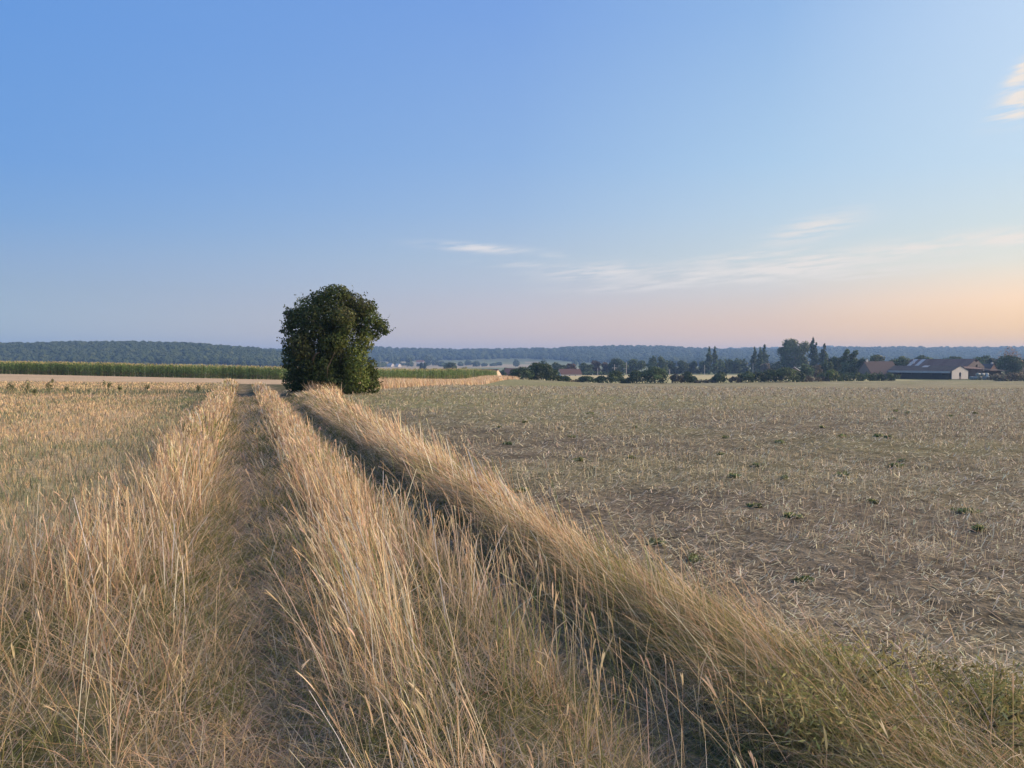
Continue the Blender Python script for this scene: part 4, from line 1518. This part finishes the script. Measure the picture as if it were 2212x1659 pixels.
def house(name, label, px, D, yridge, L, W, rot, wall, roof, hwall, hroof, chimney=(), windows=(), cat='house'):
    X = (px - CX) / FOC * D
    zr = EYE + (HY - yridge) / FOC * D
    z0 = zr - hroof
    t = empty(name, (X, D, z0), R(rot))
    tag(t, label, cat)
    gable_walls('wall', t, L, W, hwall, hroof, wall)
    for s in (-1, 1):
        roof_slab('roof', t, -L / 2 - .25, L / 2 + .25, W, hwall, hroof, s, roof)
    for cx in chimney:
        obj_box('chimney', t, cx - .4, cx + .4, -.3, .3, hroof - .6, hroof + .9, M_WHITE)
    for wx, wz, ww, wh in windows:
        w = obj_box('window', t, wx - ww / 2, wx + ww / 2, -W / 2 - .06, -W / 2 + .02, wz, wz + wh, M_METALW)
        g = obj_box('pane', w, wx - ww / 2 + .08, wx + ww / 2 - .08, -W / 2 - .075, -W / 2 - .05, wz + .08, wz + wh - .08, M_GLASS)
    return t


house('house', 'brown roofed house with cream gable at the end of the corn', 1058, 425, 798, 11, 7.5, -34, M_CREAM, M_TILE, 3.0, 6.2,
      windows=[(-3, 1, 1.1, 1.3), (1, 1, 1.1, 1.3)])
house('house', 'red roofed house half hidden behind the left end of the hedgerow', 1106, 440, 796, 8, 7, -20, M_WHITE, M_TILER, 3.0, 6.6, windows=[(-2, 1, 1, 1.3)])
house('house', 'small orange roofed house beyond the corn', 953, 600, 797.2, 5, 6, 10, M_CREAM, M_TILER, 2.8, 5.2)
house('shed', 'low grey shed beside the pale yellow green tree', 987, 610, 797.5, 8, 5, 0, M_BLOCK, M_SHEET, 2.6, 3.6, cat='shed')
house('house', 'low white house with brown roof behind the hedgerow', 1230, 480, 797.5, 13.5, 8, 14, M_WHITE, M_TILE, 2.6, 5.6, chimney=(5.2,),
      windows=[(-4.4, .9, 1.1, 1.2), (-1.2, .9, 1.1, 1.2), (2.6, .9, 1.1, 1.2)])
house('farmhouse', 'farmhouse with broad plum brown roof and white chimney', 1897, 318, 781.5, 13, 9, 12, M_BLOCK, M_TILE2, 2.6, 7.4, chimney=(-5.4,))
house('outbuilding', 'dull brown roofed building with white chimney right of the farmhouse', 1960, 375, 784, 9, 8, 5, M_BLOCK, M_TILE2, 3.0, 6.8, chimney=(-3.4,), cat='building')
house('outbuilding', 'brown roofed building with small white chimney behind the grey barn', 1990, 372, 783.5, 9, 8, 5, M_BLOCK, M_TILE2, 3.0, 6.9, chimney=(-1.2,), cat='building')
house('house', 'reddish house behind the broken gable of the rusty barn', 2132, 360, 786.5, 6, 7, -60, M_BRICK, M_TILE2, 3.8, 6.6, chimney=(2.2,))
house('house', 'brown roof at the right edge behind the round tree', 2210, 345, 788, 9, 8, 0, M_BRICK, M_TILE2, 3.0, 6.0)
house('shed', 'small brick shed with pale sloping roof behind the hedge', 1716, 300, 793.5, 4.2, 3.6, 68, M_BRICK, M_PALE, 2.6, 3.9, cat='shed')
for px, yr, l, lab in ((819, 789, 9, 'tiny white house at the foot of the far wooded hill beside the lone tree'),
                       (844, 785, 12, 'larger white gabled house on the far hillside'),
                       (860, 785.5, 9, 'faint white house right of the larger far gabled house'),
                       (908, 778.5, 13, 'long far farmhouse with white walls and pinkish roof on the hillside')):
    house('far_house', lab, px, 1380, yr, l, 8, -40 if l < 13 else 0, M_WHITE, M_PALE if l < 13 else M_TILER, 3.4 if l < 13 else 3.0, 7.0 if l < 13 else 5.5)

# long open barn with grey roof and white gable
def to_xy(px, D): return (px - CX) / FOC * D


BX, BD, BROT = to_xy(2074, 290), 290.0, R(-68)
bz = gz(BX, BD) + .15
barn = empty('open_barn', (BX, BD, bz), BROT)
tag(barn, 'long low open barn with grey sheet roof and white gable', 'barn')
BL, BW, BH, BR_ = 36.0, 8.6, 3.1, 4.9
# local x along the ridge; gable face at x=0, the barn runs to x=-BL
V = np.array([(0, -BW / 2, 0), (0, -.5, 0), (0, -.5, 2.5), (0, .55, 2.5), (0, .55, 0), (0, BW / 2, 0), (0, BW / 2, BH), (0, 0, BR_), (0, -BW / 2, BH)], float)
V2 = V + np.array([-.2, 0, 0])
F = [np.array([(0, 1, 2, 8), (3, 4, 5, 6)]), np.array([(2, 3, 6, 7, 8)]), np.array([(9, 17, 11, 10), (12, 15, 14, 13)]), np.array([(11, 17, 16, 15, 12)]),
     np.array([(1, 10, 11, 2), (2, 11, 12, 3), (3, 12, 13, 4), (0, 8, 17, 9), (8, 7, 16, 17), (7, 6, 15, 16), (6, 5, 14, 15)])]
np_mesh('gable_wall', np.concatenate([V, V2]), F, M_WHITE, barn)
obj_box('half_door', barn, -.16, -.04, -.46, .5, 0, 1.05, M_BLOCK)
for k in range(9):
    x0, x1 = -BL + k * BL / 9, -BL + (k + 1) * BL / 9 - .02
    for s in (-1, 1):
        roof_slab('roof_panel', barn, x0, x1 + (.25 if k == 8 else 0), BW, BH, BR_, s, M_SHEET, over=.5, th=.08, lift=.04 + .012 * (k % 2))
roof_slab('skylight', barn, -15.5, -12.9, BW * .35, BR_ - .35 * (BR_ - BH), BR_, -1, M_PALE, over=0, th=.05, lift=.16)
obj_box('fascia', barn, -BL, -.25, -BW / 2 - .62, -BW / 2 - .54, BH - .85, BH - .1, M_PALE)
for k in range(8):
    obj_box('post', barn, -BL + k * BL / 8, -BL + k * BL / 8 + .22, -BW / 2 - .1, -BW / 2 + .12, -.4, BH + .1, M_DARK)
obj_box('back_wall', barn, -BL, -.25, BW / 2 - .2, BW / 2, -.4, BH, M_DARK)
obj_box('end_wall', barn, -BL, -BL + .2, -BW / 2, BW / 2 - .25, -.4, BH, M_DARK)
obj_box('feed_rail', barn, -BL + .3, -1.2, -BW / 2 - .2, -BW / 2 - .12, -.3, 1.5, M_DARK)

# big rusty barn behind it
RX, RD = to_xy(2108, 322), 322.0
rz_ = gz(RX, RD)
rb = empty('rusty_barn', (RX, RD, rz_), R(-66))
tag(rb, 'big barn with rusty sheet roof and broken grey gable', 'barn')
RL, RW, RH, RR = 31.0, 10.5, 4.8, EYE + (HY - 775.5) / FOC * RD - rz_
V = np.array([(0, -RW / 2, -.4), (0, -.2, -.4), (0, -.2, RR - 2.6), (0, .9, RR - 2.2), (0, .9, -.4), (0, RW / 2, -.4), (0, RW / 2, RH), (0, 1.2, RR - .75), (0, .1, RR - 1.3), (0, -1.0, RR - .7), (0, -RW / 2, RH)], float)
F = [np.array([(0, 1, 2, 10), (3, 4, 5, 6)]), np.array([(2, 8, 9, 10)]), np.array([(2, 3, 8)]), np.array([(3, 6, 7, 8)])]
np_mesh('gable_wall', V, F, M_BLOCK, rb)
obj_box('gable_beam', rb, -.25, -.05, -.15, .1, -.4, RR - .1, M_DARK)
obj_box('inner_wall', rb, -3.2, -3.0, -RW / 2 + .2, RW / 2 - .2, -.4, RH, M_DARK)
mats = [M_RUST, M_RUST, M_RUST2, M_RUST]
nk = 16
for k in range(nk):
    x0, x1 = -RL + k * RL / nk, -RL + (k + 1) * RL / nk - .03
    for s in (-1, 1):
        mt = M_PALE if (s < 0 and k in (1, 3)) else mats[(k * 7 + s) % 4]
        if s < 0 and k == 6:
            roof_slab('roof_sheet', rb, x0, x1, RW, RH, RR, s, M_RUST2, over=.3, th=.06, lift=.0)
            continue
        roof_slab('roof_sheet', rb, x0, x1, RW, RH, RR, s, mt, over=.3, th=.06, lift=.03 + .03 * ((k * 5) % 3) / 2)
obj_box('long_wall', rb, -RL, -.1, -RW / 2 - .1, -RW / 2 + .1, -.4, RH, M_BLOCK)
obj_box('long_wall', rb, -RL, -.1, RW / 2 - .1, RW / 2 + .1, -.4, RH, M_BLOCK)
obj_box('end_wall', rb, -RL, -RL + .2, -RW / 2 + .15, RW / 2 - .15, -.4, RH, M_BLOCK)

# dark lean-to and low shed right of the white gable
LX, LD = to_xy(2100, 300), 300.0
lz = gz(LX, LD)
lt = empty('lean_to', (LX, LD, lz), R(-20))
tag(lt, 'dark maroon lean-to shed right of the white gable', 'shed')
obj_box('back_wall', lt, -2.6, 3.2, 2.3, 2.5, -.4, 4.6, M_DARK)
obj_box('side_wall', lt, -2.6, -2.4, -2, 2.28, -.4, 4.2, M_DARK)
obj_box('side_wall', lt, 3.0, 3.2, -2, 2.28, -.4, 4.0, M_DARK)
obj_box('front_boards', lt, -2.35, 2.95, -2.0, -1.85, .9, 3.9, M_RUST2)
V = np.array([(-2.8, -2.5, 4.1), (3.4, -2.5, 3.6), (3.4, 2.7, 4.4), (-2.8, 2.7, 4.9), (-2.8, -2.5, 4.2), (3.4, -2.5, 3.7), (3.4, 2.7, 4.5), (-2.8, 2.7, 5.0)], float)
np_mesh('roof', V, np.array([(0, 3, 2, 1), (4, 5, 6, 7), (0, 1, 5, 4), (1, 2, 6, 5), (2, 3, 7, 6), (3, 0, 4, 7)]), M_RUST2, lt)

SX, SD = to_xy(2138, 312), 312.0
sz = gz(SX, SD)
sh = empty('machine_shed', (SX, SD, sz), R(-8))
tag(sh, 'low flat roofed shed behind the wrapped bales', 'shed')
V = np.array([(-5.2, -2.5, 3.75), (5.6, -2.5, 2.9), (5.6, 2.7, 3.3), (-5.2, 2.7, 4.2)], float)
V = np.concatenate([V, V + np.array([0, 0, .14])])
np_mesh('roof', V, np.array([(0, 3, 2, 1), (4, 5, 6, 7), (0, 1, 5, 4), (1, 2, 6, 5), (2, 3, 7, 6), (3, 0, 4, 7)]), M_SHEET, sh)
obj_box('back_wall', sh, -5, 5.4, 2.3, 2.5, -.4, 3.0, M_DARK)
for k in range(4):
    obj_box('post', sh, -4.9 + k * 3.3, -4.7 + k * 3.3, -2.3, -2.1, -.4, 2.95, M_DARK)

# wrapped bales
def bale(label, px, D, z_off, r=.62, rot=0):
    X = to_xy(px, D)
    t = empty('wrapped_bale', (X, D, gz(X, D) + z_off), R(rot))
    tag(t, label, 'bale', 'wrapped bales in front of the farm shed')
    k = 14
    th = np.linspace(0, 2 * PI, k, endpoint=False)
    prof = [(-.62, .80), (-.6, .93), (-.5, 1.0), (.5, 1.0), (.6, .93), (.62, .80)]
    V = np.array([(xx, r * q * math.cos(a), r + r * q * math.sin(a) * .97) for xx, q in prof for a in th])
    F4 = np.array([(i * k + j, i * k + (j + 1) % k, (i + 1) * k + (j + 1) % k, (i + 1) * k + j) for i in range(len(prof) - 1) for j in range(k)])
    caps = np.array([tuple(range(k))[::-1], tuple(range(5 * k, 6 * k))])
    np_mesh('wrap', V, [F4, caps], M_WRAP, t, None, True)
    for xx in (-.3, 0, .3):
        V, F = tube([(xx, r * 1.012 * math.cos(a), r + r * 1.0 * math.sin(a)) for a in np.linspace(0, 2 * PI, 15)], .012, 4)
        np_mesh('band', V, F, M_METALW, t)


for px, zo, lab in ((2099, 0, 'leftmost wrapped bale on the ground beside the white gable'), (2107, 0, 'second wrapped bale on the ground from the white gable'),
                    (2117, 0, 'third wrapped bale on the ground from the white gable'), (2127, 0, 'fourth wrapped bale on the ground from the white gable'),
                    (2136, 0, 'rightmost wrapped bale on the ground by the weedy bank')):
    bale(lab, px, 281 + (px % 3), zo, .66, rng.uniform(-15, 15))
for px, lab in ((2113, 'left bale of the upper row on the stacked bales'), (2122, 'middle bale of the upper row on the stacked bales'), (2131, 'right bale of the upper row on the stacked bales')):
    bale(lab, px, 282.0, 1.24, .66, rng.uniform(-10, 10))

# white bars of a trailer beside the bales
WX, WD = to_xy(2146, 280), 280.0
wt = empty('farm_trailer', (WX, WD, gz(WX, WD)), R(-6))
tag(wt, 'white framed flat farm trailer beside the wrapped bales', 'trailer')
obj_box('bed', wt, -2.2, 2.2, -.9, .9, 1.15, 1.32, M_METALW)
obj_box('headboard', wt, -2.2, -2.08, -.88, .88, 1.33, 2.1, M_METALW)
for x in (-1.2, .9):
    for s in (-.8, .8):
        V, F = tube([(x, s - .1, .38), (x, s + .1, .38)], .38, 12)
        V = np.concatenate([V, [(x, s - .1, .38), (x, s + .1, .38)]])
        k = 12
        Fc = np.array([((j + 1) % k, j, 24) for j in range(k)] + [(k + j, k + (j + 1) % k, 25) for j in range(k)])
        np_mesh('wheel', V, [F, Fc], M_DARK, wt)
obj_box('axle', wt, -1.3, 1.0, -.06, .06, .7, 1.14, M_DARK)

# poles
def pole(label, px, D, ytop, arm=False, w=.16):
    X = to_xy(px, D)
    z = gz(X, D)
    h = EYE + (HY - ytop) / FOC * D - z
    t = empty('utility_pole', (X, D, z))
    tag(t, label, 'pole', 'pale utility poles')
    V, F = tube([(0, 0, -.3), (0, 0, h)], [w, w * .7], 8)
    np_mesh('shaft', V, F, M_POLE, t)
    if arm:
        obj_box('crossarm', t, -1.6, 1.6, -.09, .09, h - 2.2, h - 2.0, M_POLE)
        for x in (-1.4, 0.5, 1.4):
            obj_box('insulator', t, x - .08, x + .08, -.08, .08, h - 1.995, h - 1.7, M_METALW)


pole('pale utility pole with a crossarm before the big round tree', 1327.5, 470, 787.5, True, .2)
pole('tall plain pale pole right of the big round tree', 1353, 480, 782, False, .15)
pole('short pale pole at the end of the clipped hedge', 1291, 470, 795.5)
pole('short white pole standing before the round dark tree', 1446.5, 470, 797.5, False, .2)
pole('thin pale pole left of the poplar pair', 1522, 480, 788)
pole('pale pole at the foot of the three poplars', 1626.5, 480, 784.5)
pole('white pole rising behind the roof of the long grey barn', 1972.7, 345, 774.5, True, .15)

# ---------------------------------------------------------------- small plants


def weed(name, label, x, y, h, w, cols, n, leaf, cat='weed', group=None, stems_n=6, aspect=.5):
    z = gz(x, y)
    t = empty(name, (x, y, z))
    tag(t, label, cat, group)
    L = []
    for i in range(stems_n):
        a = rng.uniform(0, 2 * PI)
        rr = w * .5 * rng.uniform(.1, .75)
        L.append((math.cos(a) * rr, math.sin(a) * rr, h * rng.uniform(.35, .75), w * .22, w * .22, h * .28))
    V, F, C = crown_leaves(L, n, leaf, cols, aspect, shell=.35, fill=.6, zmin=.003)
    np_mesh('leaves', V, F, M_LEAF, t, C)
    acc = Acc()
    for l in L:
        V, F = tube([(0, 0, -.02), (l[0] * .6, l[1] * .6, l[2] * .6), (l[0], l[1], l[2])], [.004 + .004 * h, .003 + .003 * h, .002], 4)
        acc.add(V, F, jitter([(.12, .13, .06)], 1)[0])
    acc.build('stem', M_LEAF, t)
    return t


WG = [(.19, .235, .11), (.23, .26, .12), (.16, .20, .09)]
spots_extra = 22
spots = [(3.6, 11.2), (4.5, 10.4), (2.9, 10.0), (6.0, 11.8), (3.9, 8.3), (5.9, 8.0), (2.7, 7.4), (7.4, 10.9), (8.2, 9.2), (1.9, 12.2), (5.1, 14.5),
         (6.9, 6.4), (4.2, 6.9), (5.6, 5.2), (3.6, 5.0), (7.4, 15.5), (10.5, 13.5), (1.2, 15.5), (9.8, 20.0), (0.3, 19), (12.6, 17), (2.8, 17.5), (4.4, 4.3), (3.0, 4.3), (12, 24)]
for i in range(spots_extra):
    y = float(rng.uniform(4.5, 26))
    spots.append((float(XE(y) + .4 + rng.uniform(0, 1) * (.62 * y - XE(y) - .4)), y))
for i, (x, y) in enumerate(spots):
    k = rng.uniform(.5, 1.3)
    weed('green_weed', 'small green weed growing between the straw of the right field', x, y, .04 * k, .22 * k, WG, 90, .011 + .0008 * y, 'weed', 'green weeds in the stubble')
# feathery green plants on the near end of the right verge
for i, (x, y, h, w, lab) in enumerate([
        (1.42, 3.25, .24, .8, 'feathery green weed clump on the near right verge, farthest of the row'),
        (1.75, 2.95, .25, .9, 'feathery green weed clump on the near right verge, middle of the row'),
        (1.98, 3.2, .2, .7, 'feathery green weed clump leaning out over the stubble field'),
        (1.15, 2.85, .24, .8, 'feathery dark green weed clump nearest the bottom edge')]):
    weed('feathery_weed', lab, x, y, h, w, [(.26, .265, .10), (.31, .295, .12), (.21, .225, .08), (.33, .285, .13)], 1700, .0105, 'plant', 'feathery weeds on the right verge', 22, .2)
# weeds of the uncut strip in the left field
for px, yb, h, lab in ((20, 851, .62, 'thin dark weed stalk at the far left of the grey strip'), (55, 854, .75, 'tall leafy weed near the left end of the grey strip'),
                       (73, 856, .4, 'low bushy weed beside the tall leafy weed in the grey strip'), (105, 850, .65, 'feathery weed in the middle of the grey strip'),
                       (144, 850, .45, 'small weed right of the feathery weed in the grey strip'), (231, 848, .7, 'rounded weed tuft in the right half of the grey strip'),
                       (258, 848, .4, 'small weed right of the rounded tuft'), (318, 845, .4, 'stalky weed far right in the grey strip'),
                       (113, 829, .5, 'lone dark weed on the pale stubble before the corn'), (427, 848, .45, 'green weed at the right end of the grey strip')):
    D = EYE * FOC / (yb - HY)
    weed('field_weed', lab, (px - CX) / FOC * D, D, h, h * .7, [(.17, .19, .095), (.20, .21, .11), (.14, .16, .08)], 110, .028, 'weed', 'weeds in the left field', 7)

# ---------------------------------------------------------------- evening haze
top = 84.0
V = np.array([(x, y, z) for z in (-16.0, top) for y in (GY0 - 20, GY1 + 20) for x in (GX0 - 20, GX1 + 20)], float)
F = np.array([(0, 2, 3, 1), (4, 5, 7, 6), (0, 1, 5, 4), (2, 6, 7, 3), (1, 3, 7, 5), (0, 4, 6, 2)])
m, t = new_mat('haze_air')
out = N(t, 'ShaderNodeOutputMaterial')
pv = N(t, 'ShaderNodeVolumePrincipled')
pv.inputs['Color'].default_value = (.31, .55, 1.0, 1)
pv.inputs['Density'].default_value = HAZE_DENSITY
pv.inputs['Anisotropy'].default_value = 0.2
t.links.new(pv.outputs[0], out.inputs['Volume'])
hz = np_mesh('haze', V, F, m)
tag(hz, 'thin bluish evening haze filling the air over the land', 'haze', None, 'stuff')
